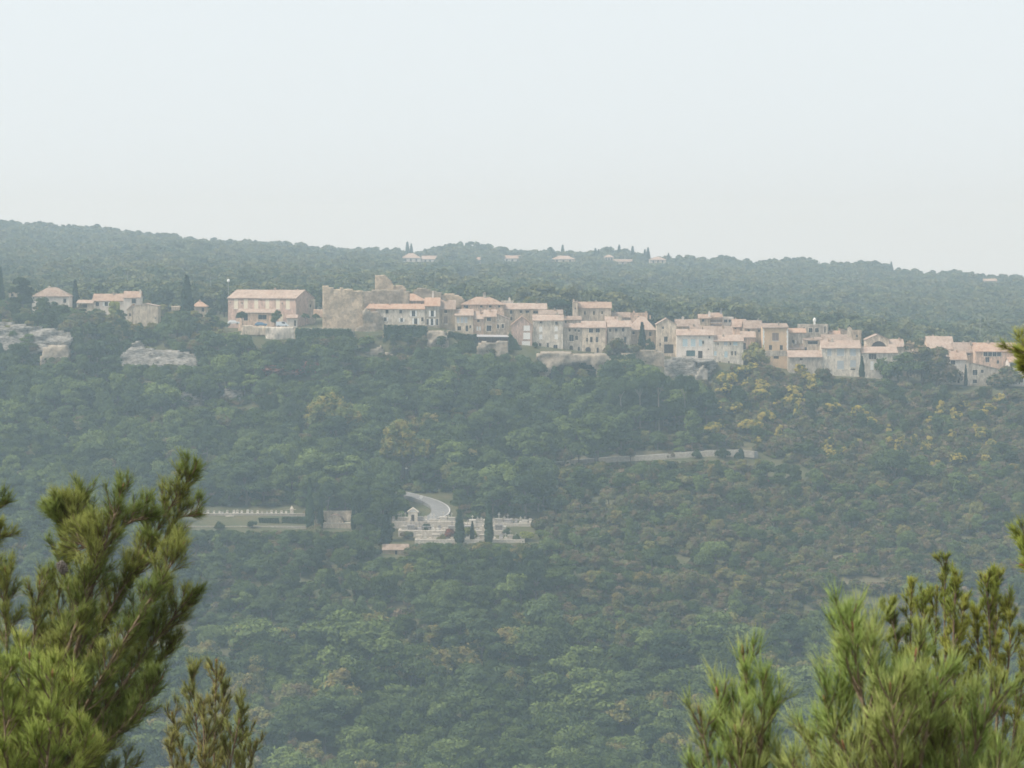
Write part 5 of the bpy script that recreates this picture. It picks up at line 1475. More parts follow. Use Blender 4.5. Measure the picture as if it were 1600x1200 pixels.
# ------------------------------------------------------------------ the woods
LIM_X = [-900, 0, 350, 415, 460, 560, 600, 668, 740, 800, 840, 925, 940, 990, 1040, 1110, 1165, 1230, 1285, 1300, 1400, 1480, 1600, 2500]
LIM_Y = [505, 505, 514, 530, 522, 522, 520, 520, 530, 545, 562, 575, 562, 556, 588, 578, 556, 566, 562, 586, 588, 600, 604, 610]
KEEP = [  # picture boxes that must stay clear of crowns standing nearer than the given distance
    (-20, 511, 88, 534, 1178), (72, 545, 98, 556, 1172), (205, 546, 290, 568, 1175), (288, 608, 396, 634, 1113),
    (420, 512, 458, 528, 1175), (668, 517, 700, 541, 1173), (746, 528, 794, 551, 1171), (566, 500, 614, 556, 1170), (838, 553, 928, 588, 1157), (1042, 560, 1112, 592, 1170),
    (900, 711, 990, 720, 1036), (1000, 700, 1176, 717, 1046), (649, 776, 704, 806, 960), (286, 794, 480, 826, 920), (505, 798, 548, 828, 902), (612, 803, 838, 846, 885), (598, 850, 638, 868, 868),
    (1000, 640, 1072, 672, 1078), (618, 655, 646, 720, 1000), (1310, 930, 1390, 942, 846), (440, 565, 490, 592, 1140), (800, 690, 975, 712, 1012)]
CLEAR = [(280, 484, 899, 941), (503, 551, 903, 922), (610, 848, 882, 928), (630, 708, 925, 980), (545, 640, 972, 990), (590, 645, 866, 882), (1310, 1390, 851, 856), (1260, 1370, 886, 892), (1450, 1620, 936, 941), (990, 1110, 986, 989), (1180, 1300, 963, 966)]


def zone(px, py, Y, g):
    """-> list of (kind, material, min height, max height, weight)."""
    if Y < 800:
        return [('oak', 'oak', 9, 17, 5), ('oak', 'olive', 8, 15, 1.7), ('oak', 'holm', 8.5, 16, 1.8), ('pine', 'pinef', 10, 17, .8), ('tall', 'oak', 9, 15, .7), ('oak', 'gold', 7, 10, .16), ('oak', 'greenscrub', 7, 12, 1.0)]
    if Y < 898 and px < 620:
        return [('oak', 'holm', 5, 9, 5), ('oak', 'oak', 5, 9, 1.6), ('pine', 'pinef', 6, 9, .8)]
    if px > 850 and Y < 1048:
        return [('bush', 'greenscrub', 2.2, 5, 3), ('oak', 'greenscrub', 4.5, 8.5, 3.2), ('oak', 'oak', 5, 9.5, 2.6), ('bush', 'scrub', 2, 4.5, 2.2), ('oak', 'olive', 4.5, 8, 1.6), ('tall', 'greenscrub', 5, 9, 1.0), ('oak', 'gold', 3.5, 6, .35), ('oak', 'holm', 5, 8.5, 1.2), ('bush', 'red', 1.5, 3, .25)]
    if px > 1110 and Y >= 1048:
        yv = 5.0 if (1110 < px < 1290 and py > 585 and py < 690) or (1290 < px < 1560 and 640 < py < 770) else .5
        return [('oak', 'vine', 4.0, 7.0, yv), ('bush', 'scrub', 2.5, 5, 1.8), ('oak', 'greenscrub', 4, 7, 2.6), ('oak', 'holm', 4.5, 7.5, 1.8), ('tall', 'scrub', 4, 7, .8), ('bush', 'greenscrub', 2, 4, 1.0)]
    if px < 640:
        return [('pine', 'pinef', 8, 14, 3.2), ('oak', 'holm', 7, 11.5, 2.2), ('oak', 'oak', 7, 13, 3.6), ('pine', 'holm', 8, 13, 1.4), ('oak', 'greenscrub', 6, 9, .9)]
    return [('pine', 'pinef', 9, 15, 3), ('oak', 'holm', 8, 13, 2.2), ('oak', 'oak', 8, 14, 3), ('pine', 'holm', 9, 15, 1.2), ('oak', 'scrub', 6, 9, .3), ('oak', 'olive', 7, 11, .9)]


def fit(px, py, Y, h, kind, mat, wide):
    """Lower a plant so that it leaves the kept views open; None where none would fit."""
    sc_ = F / Y; Y = IM(Y)
    hm = h
    if Y > 900: hm = min(hm, (py - np.interp(px, LIM_X, LIM_Y) - 1) / sc_)
    r = RREF[kind] * h / HREF[kind] * wide * .7
    for (a, c, b, d, yk) in KEEP:
        if Y < yk and px + r * sc_ > a and px - r * sc_ < b and py > c:
            hm = min(hm, (py - d) / sc_)
    if hm < .9: return None, kind, mat
    if hm < 3.2 and kind != 'bush':
        kind = 'bush'
    return min(h, hm), kind, mat


HREF = {'oak': 9.0, 'pine': 11.0, 'bush': 3.2, 'tall': 9.0, 'umbrella': 11.0}
RREF = {'oak': 4.7, 'pine': 4.0, 'bush': 2.4, 'tall': 2.6, 'umbrella': 5.0}
g = np.random.default_rng(21)
cand = []
Yc = 770.0
while Yc < 1172:
    dense = Yc < 985
    step = 7.4 if dense else 6.0
    half = .195 * Yc
    xs_ = np.arange(-half, half, step)
    for x in xs_:
        cand.append((x + g.uniform(-.48, .48) * step, Yc + g.uniform(-.48, .48) * step))
    Yc += step
cand = np.array(cand)
cz = ground(cand[:, 0], cand[:, 1])
cpx, cpy = pix(cand[:, 0], cand[:, 1], cz)
TREES = []
for (x, Y), z, px, py in zip(cand, cz, cpx, cpy):
    Yo = IM(Y)
    if any(a < px < b and c < Yo < d for a, b, c, d in CLEAR): continue
    # stay off the upper road
    yr = np.interp(px, [q[0] for q in UPPER_ROAD], [q[1] for q in UPPER_ROAD])
    if 590 < px < 1192 and abs(Yo - yr) < 6.5: continue
    zs_ = zone(px, py, Yo, g)
    w = np.array([q[4] for q in zs_]); q = zs_[int(g.choice(len(zs_), p=w / w.sum()))]
    kind, mat, h0, h1, _ = q
    thin = px > 850 and 860 < Yo < 1048
    if thin and noise.noise(Vector((x * .03, Y * .05, 7.7))) > .62: continue
    h = g.uniform(h0, h1)
    if thin and noise.noise(Vector((x * .025 + 9, Y * .04, 1.7))) > .05: h *= .75
    wide = g.uniform(.78, 1.38)
    h, kind, mat = fit(px, py, Y, h, kind, mat, wide)
    if h is None: continue
    TREES.append([x, Y, z, kind, mat, h / HREF[kind], wide, int(g.integers(0, 6)), g.uniform(0, 6.28)])

# gardens and groves round the houses of the outskirts
Yc = 1170.0
while Yc < 1258:
    for x in np.arange(-.2 * Yc, (345 - 800) / F * Yc, 4.2):
        x2 = x + g.uniform(-.5, .5) * 4.2; Y2 = Yc + g.uniform(-.5, .5) * 4.2
        z2 = gz(x2, Y2); px, py = pix(x2, Y2, z2); px = float(px); py = float(py)
        if any(a - 4 < px < b + 4 and c - 4 < Y2 < d for a, b, c, d in ((50, 108, 1236, 1256), (145, 220, 1230, 1256), (118, 146, 1233, 1246), (197, 249, 1213, 1230), (298, 324, 1232, 1246))): continue
        lim = np.interp(px, [-300, 0, 48, 110, 118, 145, 200, 250, 265, 297, 325, 345], [455, 462, 470, 474, 482, 480, 484, 503, 486, 484, 486, 500]) if Y2 < 1240 else 460
        if Y2 < 1215 and 198 < px < 250: lim = 502
        if g.random() < .55: kd, mt, h = 'bush', ['greenscrub', 'holm', 'oak', 'olive'][int(g.integers(0, 4))], g.uniform(1.6, 3.6)
        else: kd, mt, h = ('oak', 'pine', 'oak')[int(g.integers(0, 3))], ['holm', 'pinef', 'oak', 'greenscrub', 'olive'][int(g.integers(0, 5))], g.uniform(4, 8)
        h = min(h, (py - lim) / (F / Y2))
        if h < 1.0: continue
        if h < 3.4: kd = 'bush'
        wide = g.uniform(1.0, 1.4)
        if Y2 < 1172 and -20 < px < 112: continue
        TREES.append([x2, Y2, z2, kd, mt, h / HREF[kd], wide, int(g.integers(0, 4)), g.uniform(0, 6.28)])
    Yc += 4.2

# undergrowth that closes the gaps on the slopes
Yc = 900.0
while Yc < 1178:
    half = .19 * Yc; step = 3.4
    for x in np.arange(-half, half, step):
        x2 = x + g.uniform(-.5, .5) * step; Y2 = Yc + g.uniform(-.5, .5) * step
        z2 = gz(x2, Y2); px, py = pix(x2, Y2, z2); px = float(px); py = float(py)
        Yo = IM(Y2)
        if any(a < px < b and c < Yo < d for a, b, c, d in CLEAR): continue
        yr = np.interp(px, [q[0] for q in UPPER_ROAD], [q[1] for q in UPPER_ROAD])
        if 590 < px < 1192 and abs(Yo - yr) < 5.5: continue
        if px > 850 and Yo < 1048 and noise.noise(Vector((x2 * .03, Y2 * .05, 7.7))) > .62: continue
        h = g.uniform(1.6, 4.0); wide = g.uniform(.9, 1.4)
        mt = ['greenscrub', 'holm', 'oak', 'scrub', 'pinef'][int(g.choice(5, p=[.34, .26, .22, .10, .08] if px < 1110 else [.42, .12, .14, .27, .05]))]
        h, kd, mt = fit(px, py, Y2, h, 'bush', mt, wide)
        if h is None: continue
        TREES.append([x2, Y2, z2, 'bush', mt, h / HREF['bush'], wide, int(g.integers(0, 4)), g.uniform(0, 6.28)])
    Yc += step

# how much of each crown the picture shows, near to far over a coarse grid
TREES.sort(key=lambda t: t[1])
CW = 400; CH = 300
cover = np.zeros((CH, CW), bool)
vis = []
for t in TREES:
    x, Y, z, kind, mat, s, wd, var, rz = t
    H = HREF[kind] * s; r = RREF[kind] * s * wd; k = F / Y
    cxp, cyp = pix(x, Y, z + H * .58)
    rx, ry = r * k / 4, H * .45 * k / 4
    cx_, cy_ = cxp / 4, cyp / 4
    a0, a1 = int(max(0, cx_ - rx)), int(min(CW, cx_ + rx + 1)); b0, b1 = int(max(0, cy_ - ry)), int(min(CH, cy_ + ry + 1))
    if a1 <= a0 or b1 <= b0: vis.append(0); continue
    yy_, xx_ = np.mgrid[b0:b1, a0:a1]
    m = ((xx_ + .5 - cx_) / rx) ** 2 + ((yy_ + .5 - cy_) / ry) ** 2 < 1
    vis.append(int((m & ~cover[b0:b1, a0:a1]).sum()))
    cover[b0:b1, a0:a1] |= m

ZN = {'v': 'valley wood', 'c': 'cemetery belt', 'l': 'school slope', 'm': 'road slope', 'r': 'scrub terraces', 's': 'village-end scrub', 'o': 'outskirt gardens'}
TONE = {'oak': 'fresh-green', 'olive': 'olive-green', 'holm': 'dark-green', 'pinef': 'grey-green', 'gold': 'golden', 'vine': 'yellow-patched', 'scrub': 'brownish', 'greenscrub': 'dull-green', 'red': 'russet'}
def zkey(px, Y):
    Y = IM(Y)
    if Y > 1171 and px < 345: return 'o'
    if Y < 800: return 'v'
    if Y < 898 and px < 620: return 'c'
    if px > 850 and Y < 1048: return 'r'
    if px > 1110: return 's'
    return 'l' if px < 640 else 'm'
def nm(kind, mat):
    if mat in ('gold', 'vine'): return 'autumn_tree' if kind != 'bush' else 'bush'
    return NAMES[kind]
byname = {}
for i, t in enumerate(TREES):
    byname.setdefault(nm(t[3], t[4]), []).append(i)
single = set()
for n_, idx in byname.items():
    idx.sort(key=lambda i: -vis[i])
    single |= set(i for i in idx[:290] if vis[i] >= 3)
NOUN = {'oak_tree': 'oak', 'pine_tree': 'pine', 'slender_tree': 'slender tree', 'bush': 'bush', 'autumn_tree': 'autumn tree'}
PLUR = {'bush': 'bushes'}
zy = {}
info = {}
for i in single:
    x, Y, z, kind, mat, s, wd, var, rz = TREES[i]
    px = float(pix(x, Y, z)[0]); zk = zkey(px, Y)
    info[i] = (px, zk); zy.setdefault(zk, []).append(Y)
cut = {k: np.quantile(v, (.33, .67)) for k, v in zy.items()}
classes = {}
for i in single:
    x, Y, z, kind, mat, s, wd, var, rz = TREES[i]
    px, zk = info[i]; n_ = nm(kind, mat)
    band = 'front' if Y < cut[zk][0] else 'back' if Y > cut[zk][1] else 'middle'
    h = HREF[kind] * s; a, b = (2.2, 3.2) if kind == 'bush' else (6.2, 9.0)
    size = 'low' if h < a else 'tall' if h > b else 'mid-sized'
    mk = next(m for lim_, m in MARKS if px < lim_)
    classes.setdefault(f'{size} {TONE[mat]} {NOUN[n_]}, {band} {ZN[zk]}, in line below {mk}', []).append((px, i))
for lb, mem in classes.items():
    mem.sort()
    for q, (px, i) in enumerate(mem):
        x, Y, z, kind, mat, s, wd, var, rz = TREES[i]
        n_ = nm(kind, mat); zk = info[i][1]
        full = lb if len(mem) == 1 or len(mem) > 21 else f'{lb}, {ORDN[q]} from left'
        noun = NOUN[n_]
        tree(kind, mat, var, (x, Y, z - .2), s * wd, rz, full, f'{TONE[mat]} {PLUR.get(noun, noun + "s")} of the {ZN[zk]}', n_, sz=s)


def mass(name, label, items, meshes):
    """The trees past the limit: one object that scatters shared crowns on its points."""
    col = bpy.data.collections.new(name + '_kinds')
    for j, me in enumerate(meshes):
        o = bpy.data.objects.new(f'{name}_kind_{j:02d}', me); col.objects.link(o)
    me = bpy.data.meshes.new(name)
    n = len(items)
    me.vertices.add(n)
    me.vertices.foreach_set('co', np.array([it[0] for it in items], np.float32).ravel())
    a = me.attributes.new('pick', 'INT', 'POINT'); a.data.foreach_set('value', np.array([it[1] for it in items], np.int32))
    a = me.attributes.new('turn', 'FLOAT_VECTOR', 'POINT'); a.data.foreach_set('vector', np.array([(0, 0, it[2]) for it in items], np.float32).ravel())
    a = me.attributes.new('size', 'FLOAT_VECTOR', 'POINT'); a.data.foreach_set('vector', np.array([it[3] for it in items], np.float32).ravel())
    o = link(name, me)
    ng = bpy.data.node_groups.new(name + '_scatter', 'GeometryNodeTree')
    ng.interface.new_socket('Geometry', in_out='INPUT', socket_type='NodeSocketGeometry')
    ng.interface.new_socket('Geometry', in_out='OUTPUT', socket_type='NodeSocketGeometry')
    N, L = ng.nodes.new, ng.links.new
    gi_, go_ = N('NodeGroupInput'), N('NodeGroupOutput')
    ci = N('GeometryNodeCollectionInfo'); ci.inputs['Collection'].default_value = col
    ci.inputs['Separate Children'].default_value = True; ci.inputs['Reset Children'].default_value = True
    ip = N('GeometryNodeInstanceOnPoints'); ip.inputs['Pick Instance'].default_value = True
    def attr(nm_, ty):
        q = N('GeometryNodeInputNamedAttribute'); q.data_type = ty; q.inputs['Name'].default_value = nm_; return q.outputs['Attribute']
    L(gi_.outputs[0], ip.inputs['Points']); L(ci.outputs[0], ip.inputs['Instance'])
    L(attr('pick', 'INT'), ip.inputs['Instance Index']); L(attr('turn', 'FLOAT_VECTOR'), ip.inputs['Rotation']); L(attr('size', 'FLOAT_VECTOR'), ip.inputs['Scale'])
    L(ip.outputs[0], go_.inputs[0])
    md = o.modifiers.new('scatter', 'NODES'); md.node_group = ng
    tag(o, label, kind='stuff')
    return o


keys = {}; meshes = []; items = []
for i, t in enumerate(TREES):
    if i in single: continue
    x, Y, z, kind, mat, s, wd, var, rz = t
    kk = (kind, mat, var % 3)
    if kk not in keys:
        keys[kk] = len(meshes); meshes.append(joined_proto('woodland_crown', kind, mat, var % 3, 1.0)[0])
    items.append(((x, Y, z - .2), keys[kk], rz, (s * wd, s * wd, s)))
mass('woodland', 'the rest of the wood and scrub on the near slopes', items, meshes)

# the wood of the plateau behind the village
SKX = [-900, 0, 100, 150, 200, 300, 400, 440, 480, 520, 560, 600, 640, 690, 720, 780, 800, 850, 900, 940, 1000, 1020, 1060, 1100, 1140, 1180, 1210, 1250, 1280, 1340, 1380, 1395, 1450, 1500, 1540, 1600, 2500]
SKY_ = [328, 343, 349, 352, 358, 370, 375, 374, 381, 385, 388, 386, 392, 384, 378, 384, 389, 390, 392, 388, 397, 402, 397, 400, 399, 407, 405, 400, 408, 406, 408, 418, 422, 421, 428, 427, 440]
kinds_far = [('pine', 'far_pine', 0), ('pine', 'far_pine', 1), ('oak', 'far_pine', 2), ('oak', 'far_oak', 0), ('oak', 'far_oak', 1), ('pine', 'far_oak', 2), ('oak', 'far_pine', 3)]
meshes = [joined_proto('plateau_crown', a, b, c, .12)[0] for a, b, c in kinds_far]
hs = [HREF[a] for a, b, c in kinds_far]
pts = []
Yc = 1256.0
while Yc < 2830:
    step = 9.0 if Yc < 1900 else 9.2
    half = .19 * Yc
    for x in np.arange(-half, half, step):
        pts.append((x + g.uniform(-.48, .48) * step, Yc + g.uniform(-.48, .48) * step))
    Yc += step
pts = np.array(pts); pz = ground(pts[:, 0], pts[:, 1]); ppx, ppy = pix(pts[:, 0], pts[:, 1], pz)
VB = [(625, 687, 2652, 405), (740, 757, 2562, 409), (784, 817, 2622, 404), (861, 901, 2642, 405), (943, 960, 2652, 402), (957, 990, 2602, 408), (1014, 1042, 2642, 406), (1535, 1563, 2562, 437)]
items = []
for (x, Y), z, px, py in zip(pts, pz, ppx, ppy):
    nzv = noise.noise(Vector((x * .012, Y * .006, 2.2)))
    if noise.noise(Vector((x * .02 + 5, Y * .01, 8.8))) > .52: continue
    h = g.uniform(5.5, 12.5) * (1 + .35 * nzv)
    # the ground just behind the village stays open to the roofs
    sc_ = F / Y
    top = py - h * sc_
    lim = np.interp(px, SKX, SKY_) + g.uniform(-3.5, 5)
    if Y > 2640:
        h = float(np.clip(g.uniform(.55, 1.0) * (py - lim) / sc_, 3.0, 14.0)); top = py - h * sc_
    if Y > 2200 and top < lim:
        h = (py - lim) / sc_
        if h < 2.0: continue
    hit = False
    for a, b, yv, ev in VB:
        if a - 3 < px < b + 3 and Y < yv + 14 and py - h * sc_ < ev + 4:
            hit = True
            h2 = (py - ev - 4) / sc_
            if h2 > 2.5 and Y < yv - 4: h = h2; hit = False
            break
    if hit: continue
    if Y < 1275 and 120 < px < 330 and py - h * sc_ < 480: continue
    w = np.array([2.2, 2.2, 1.6, 1.2, 1.2, .8, 1.4]) if nzv < .1 else np.array([1, 1, 1, 2.2, 2.2, 1.6, .8])
    j = int(g.choice(7, p=w / w.sum()))
    s = h / hs[j]; wd = g.uniform(1.05, 1.5)
    items.append(((x, Y, z - .3), j, g.uniform(0, 6.28), (s * wd, s * wd, s)))
mass('plateau_wood', 'hazy wood of pines and oaks covering the plateau behind the village', items, meshes)

# strips of bare dry terrace among the scrub
DT = [('dry', 1295, 1410, 850, 857), ('dry', 1240, 1400, 884, 893), ('dry', 1430, 1640, 935, 942), ('dry', 980, 1130, 985, 990), ('dry', 1150, 1330, 962, 967)]
for mt, x0, x1, y0, y1 in DT:
    nx_ = 30; mb = MB(); rows = []
    for yy_ in np.linspace(y0, y1, 4):
        rows.append([Vector(gpx(a, RM(yy_))) + Vector((0, 0, .12)) for a in np.linspace(x0, x1, nx_)])
    for ra, rb_ in zip(rows, rows[1:]):
        for q in range(nx_ - 1): mb.face([ra[q], ra[q + 1], rb_[q + 1], rb_[q]])
    o = mb.build('field_terrace', M[mt]); tag(o, kind='structure', label='dry grassy terrace strip among the scrub')

# ------------------------------------------------------------------ foreground pines
def needles_np(base, axis, length, width, g):
    """Three-sided tapering needles from base along axis (n,3)."""
    n = len(base)
    t = g.normal(size=(n, 3)); t -= axis * (t * axis).sum(1, keepdims=True); t /= np.linalg.norm(t, axis=1, keepdims=True) + 1e-9
    s = np.cross(axis, t)
    L = length[:, None]; w = width
    mid = base + axis * L * .42 + t * L * .04
    tip = base + axis * L + t * L * .02
    V = [base]
    for k in range(3):
        a = 2 * math.pi * k / 3
        V.append(mid + (t * math.cos(a) + s * math.sin(a)) * w)
    V.append(tip)
    v = np.stack(V, 1).reshape(-1, 3)
    o = (np.arange(n) * 5)[:, None]
    f = np.concatenate([o + np.array([[a, b, c]]) for a, b, c in ((0, 2, 1), (0, 3, 2), (0, 1, 3), (1, 2, 4), (2, 3, 4), (3, 1, 4))])
    return v, f


def curve(pts, n):
    P = [Vector(p) for p in pts]; out = []
    m = len(P)
    for k in range(n + 1):
        t = k / n * (m - 1); i = min(int(t), m - 2); f = t - i
        p0, p1, p2, p3 = P[max(i - 1, 0)], P[i], P[i + 1], P[min(i + 2, m - 1)]
        out.append(.5 * ((2 * p1) + (p2 - p0) * f + (2 * p0 - 5 * p1 + 4 * p2 - p3) * f * f + (3 * p1 - p0 - 3 * p2 + p3) * f ** 3))
    return out


def rand_dir(r):
    while True:
        v = Vector((r.uniform(-1, 1), r.uniform(-1, 1), r.uniform(-1, 1)))
        if .1 < v.length < 1: return v.normalized()


def foreground_pine(label, root_px, Y, stems, nlen, ndens, mat, seed, spread=.8, shoot=(.10, .26), gap=.045, open_=.55, up=.6, nw=.0013, cones=(), buds=True, bare=.12, sub=2, trunk_r=.07, drop=0):
    r = random.Random(seed); g = np.random.default_rng(seed)
    base = gpx(root_px, Y)
    root = empty('pine_tree', base); tag(root, label, 'pine', 'young pines beside the viewpoint')
    nb, na, nl = [], [], []
    twigs = MB(); budm = MB()
    lo = min((s[0] for s in stems), key=lambda q: -q[1])
    join = at(lo[0], lo[1], Y)
    crown_base = Vector((base.x * .3 + join.x * .7, Y, join.z - .25))
    m = MB(); tp = curve([Vector((base.x, Y, base.z - .3)), Vector((base.x * .7 + join.x * .3, Y, base.z * .5 + join.z * .5)), crown_base], 8)
    m.tube([q - base for q in tp], [trunk_r * (1.3 - .5 * i / 8) for i in range(9)], 8); m.build('trunk', M['bark'], root, smooth=True)
    def dress(path, start, dens, lenf=1.0):
        """needles along a shoot path from fraction start to its tip"""
        tot = sum((b - a).length for a, b in zip(path, path[1:]))
        n = int(tot * (1 - start) * dens)
        if n < 1: return
        for _ in range(n):
            t = start + (1 - start) * r.random(); q = t * (len(path) - 1); i = min(int(q), len(path) - 2)
            p = path[i].lerp(path[i + 1], q - i); d = (path[i + 1] - path[i]).normalized()
            side = rand_dir(r); side = (side - d * side.dot(d)).normalized()
            o_ = open_ * r.uniform(.55, 1.25) * (1 - .35 * max(0, t - .6))
            ax = (d + side * o_ + Vector((0, 0, .12))).normalized()
            nb.append(p); na.append(ax); nl.append(nlen * lenf * r.uniform(.65, 1.1))
    def shoot_path(p, d, L, n=4):
        out = [p]; dd = d.copy()
        for _ in range(n):
            dd = (dd + Vector((0, 0, up * .30)) + rand_dir(r) * .10).normalized(); out.append(out[-1] + dd * (L / n))
        return out
    for si, st in enumerate(stems):
        pts = [at(q[0], q[1] + drop, Y + (q[2] if len(q) > 2 else 0) * spread) for q in st]
        path = curve([crown_base] + pts if si % 3 == 0 else pts, 14)
        tot = sum((b - a).length for a, b in zip(path, path[1:]))
        m = MB(); rad = [.003 + .0075 * (1 - i / 14) * min(1.4, tot / 1.0) for i in range(15)]
        m.tube([q - base for q in path], rad, 6); m.build('branch', M['twig'], root, smooth=True)
        dress(path, max(0, 1 - .22 / max(tot, .23)), ndens)
        if buds:
            e = path[-1]; d = (path[-1] - path[-2]).normalized()
            budm.tube([e - base, e + d * .008 - base, e + d * .02 - base, e + d * .03 - base], [.003, .0048, .004, .001], 5)
        n = max(2, int(tot / gap))
        for q in range(n):
            t = bare + (1 - bare) * (q + r.random()) / n
            if t > .97: continue
            x = t * 14; i = min(int(x), 13); p = path[i].lerp(path[i + 1], x - i); d = (path[i + 1] - path[i]).normalized()
            side = rand_dir(r); side = (side - d * side.dot(d)).normalized()
            dd = (d * .75 + side * .85 + Vector((0, 0, up * .4))).normalized()
            L = r.uniform(*shoot) * (1.15 - .45 * t)
            sp = shoot_path(p, dd, L)
            twigs.tube([q2 - base for q2 in sp], [.0035, .003, .0026, .0022, .0015], 4, caps=False)
            dress(sp, .30, ndens)
            for k in range(r.randint(0, sub)):
                tt = r.uniform(.35, .8); j = min(int(tt * 4), 3); pp = sp[j].lerp(sp[j + 1], tt * 4 - j); d2 = (sp[j + 1] - sp[j]).normalized()
                sd_ = rand_dir(r); sd_ = (sd_ - d2 * sd_.dot(d2)).normalized()
                s2 = shoot_path(pp, (d2 * .8 + sd_ * .6).normalized(), L * r.uniform(.35, .6), 3)
                twigs.tube([q2 - base for q2 in s2], [.0026, .0022, .002, .0014], 4, caps=False)
                dress(s2, .2, ndens)
    B = np.array([tuple(q) for q in nb]); A = np.array([tuple(q) for q in na]); Ln = np.array(nl)
    v, f = needles_np(B, A, Ln, nw, g)
    tag(link('needles', mesh_np('needles', v - np.array(base), f, M[mat]), root), kind='stuff')
    tag(twigs.build('twigs', M['twig'], root, smooth=True), kind='stuff')
    if buds: tag(budm.build('buds', M['bud'], root, smooth=True), kind='stuff')
    for (px, py, dy, size, tilt) in cones:
        c = at(px, py, Y + dy) - base
        cm = MB(); n = 70
        ax = Vector((math.sin(tilt), 0, -math.cos(tilt)))
        t1 = ax.cross(Vector((0, 1, 0))).normalized(); t2 = ax.cross(t1)
        cm.tube([c - ax * size * .5, c, c + ax * size * .45], [size * .2, size * .3, size * .08], 8)
        for q in range(n):
            t = (q + .5) / n; a = q * 2.39996
            rr = size * .40 * math.sin(math.pi * (.12 + .8 * t)) ** .7
            o_ = (t1 * math.cos(a) + t2 * math.sin(a))
            p = c + ax * (size * (t - .5)) + o_ * rr * .65
            out_ = (o_ * .85 + ax * .35).normalized(); lat = ax.cross(o_).normalized()
            w = size * .16; ln_ = size * .17; th = ax * size * .035
            P4 = [p - lat * w * .5, p + lat * w * .5, p + out_ * ln_ + lat * w * .42, p + out_ * ln_ - lat * w * .42]
            cm.face([u - th for u in P4]); cm.face([u + th for u in reversed(P4)])
            for i in range(4): cm.face([P4[i] - th, P4[i] + th, P4[(i + 1) % 4] + th, P4[(i + 1) % 4] - th])
        cm.build('pine_cone', M['cone'], root)
    return len(nb)


M['needle_a'] = foliage('needles_dark', (0.244, 0.300, 0.090), (0.244, 0.300, 0.090), trans=.45, c3=(0.325, 0.350, 0.106), patch=.3, nscale=3.0)
M['needle_b'] = foliage('needles_bright', (0.357, 0.455, 0.139), (0.357, 0.455, 0.139), trans=.45, c3=(0.455, 0.504, 0.179), patch=.3, nscale=4.0)
M['needle_c'] = foliage('needles_olive', (0.309, 0.325, 0.114), (0.309, 0.325, 0.114), trans=.45, c3=(0.374, 0.350, 0.130), patch=.3, nscale=3.0)
M['needle_d'] = foliage('needles_young', (0.390, 0.463, 0.130), (0.390, 0.463, 0.130), trans=.45, c3=(0.471, 0.504, 0.146), patch=.3, nscale=4.0)
M['needle_e'] = foliage('needles_yellow_green', (0.309, 0.357, 0.081), (0.309, 0.357, 0.081), trans=.45, c3=(0.406, 0.415, 0.098), patch=.35, nscale=2.5)

n1 = foreground_pine('tall dark green pine spreading up from the lower left with two cones', -40, 17.0, [
    [(50, 1240, 0), (120, 1060, .2), (200, 900, .3), (262, 785, .2), (303, 722, .1)],
    [(50, 1240, 0), (100, 1020, -.3), (150, 880, -.2), (192, 748, -.2)],
    [(40, 1240, 0), (72, 1010, .4), (108, 850, .5), (133, 764, .5)],
    [(55, 1240, 0), (150, 1060, -.4), (230, 930, -.5), (286, 838, -.4)],
    [(60, 1240, 0), (160, 1100, 0), (245, 985, .2), (294, 920, .2)],
    [(60, 1250, 0), (160, 1150, .3), (225, 1060, .3), (270, 985, .3)],
    [(60, 1250, 0), (140, 1170, -.3), (205, 1110, -.3), (250, 1050, -.3)],
    [(60, 1260, 0), (120, 1200, .1), (170, 1150, .1), (215, 1105, 0)],
    [(20, 1240, 0), (12, 1050, -.2), (8, 880, -.2)],
    [(40, 1240, 0), (45, 1060, .3), (62, 900, .3)],
    [(30, 1240, 0), (60, 1100, 0), (100, 980, 0), (170, 830, 0), (232, 790, 0)],
    [(40, 1240, 0), (110, 1080, .2), (160, 960, .2), (220, 860, .2)],
    [(40, 1240, 0), (130, 1100, -.2), (190, 1000, -.2), (250, 900, -.2)],
    [(60, 1250, 0), (150, 1130, .2), (210, 1030, .2), (240, 960, .2)],
    [(200, 900, .3), (245, 850, .3), (272, 800, .3), (308, 790, .3)],
    [(150, 880, -.2), (130, 840, 0), (108, 800, .1), (92, 792, .1)],
    [(20, 1240, 0), (40, 1150, 0), (90, 1050, .1), (120, 960, .1)],
    [(20, 1240, 0), (0, 1120, 0), (-20, 980, .1)],
    [(80, 1260, 0), (140, 1230, 0), (200, 1190, 0)],
], .075, 470, 'needle_a', 3, open_=.66, nw=.00115, spread=1.0, shoot=(.08, .20), gap=.020, sub=2, drop=14, cones=((97, 886, -.35, .062, .5), (196, 1006, -.2, .055, .9)))
n2 = foreground_pine('light green pine shoots in the bottom left corner', 20, 12.5, [
    [(40, 1280, 0), (44, 1150, 0), (46, 1012, 0)], [(50, 1280, 0), (90, 1150, .2), (112, 1052, .2)], [(20, 1280, 0), (10, 1150, -.1), (2, 1045, -.1)],
    [(60, 1280, 0), (75, 1160, -.2), (82, 1040, -.2)], [(60, 1290, 0), (100, 1210, 0), (140, 1140, 0)], [(0, 1280, 0), (-20, 1150, 0), (-25, 1060, 0)], [(30, 1280, 0), (28, 1170, .2), (26, 1080, .2)],
], .078, 520, 'needle_d', 9, drop=18, spread=.6, shoot=(.09, .2), gap=.035, open_=.62, nw=.00115)
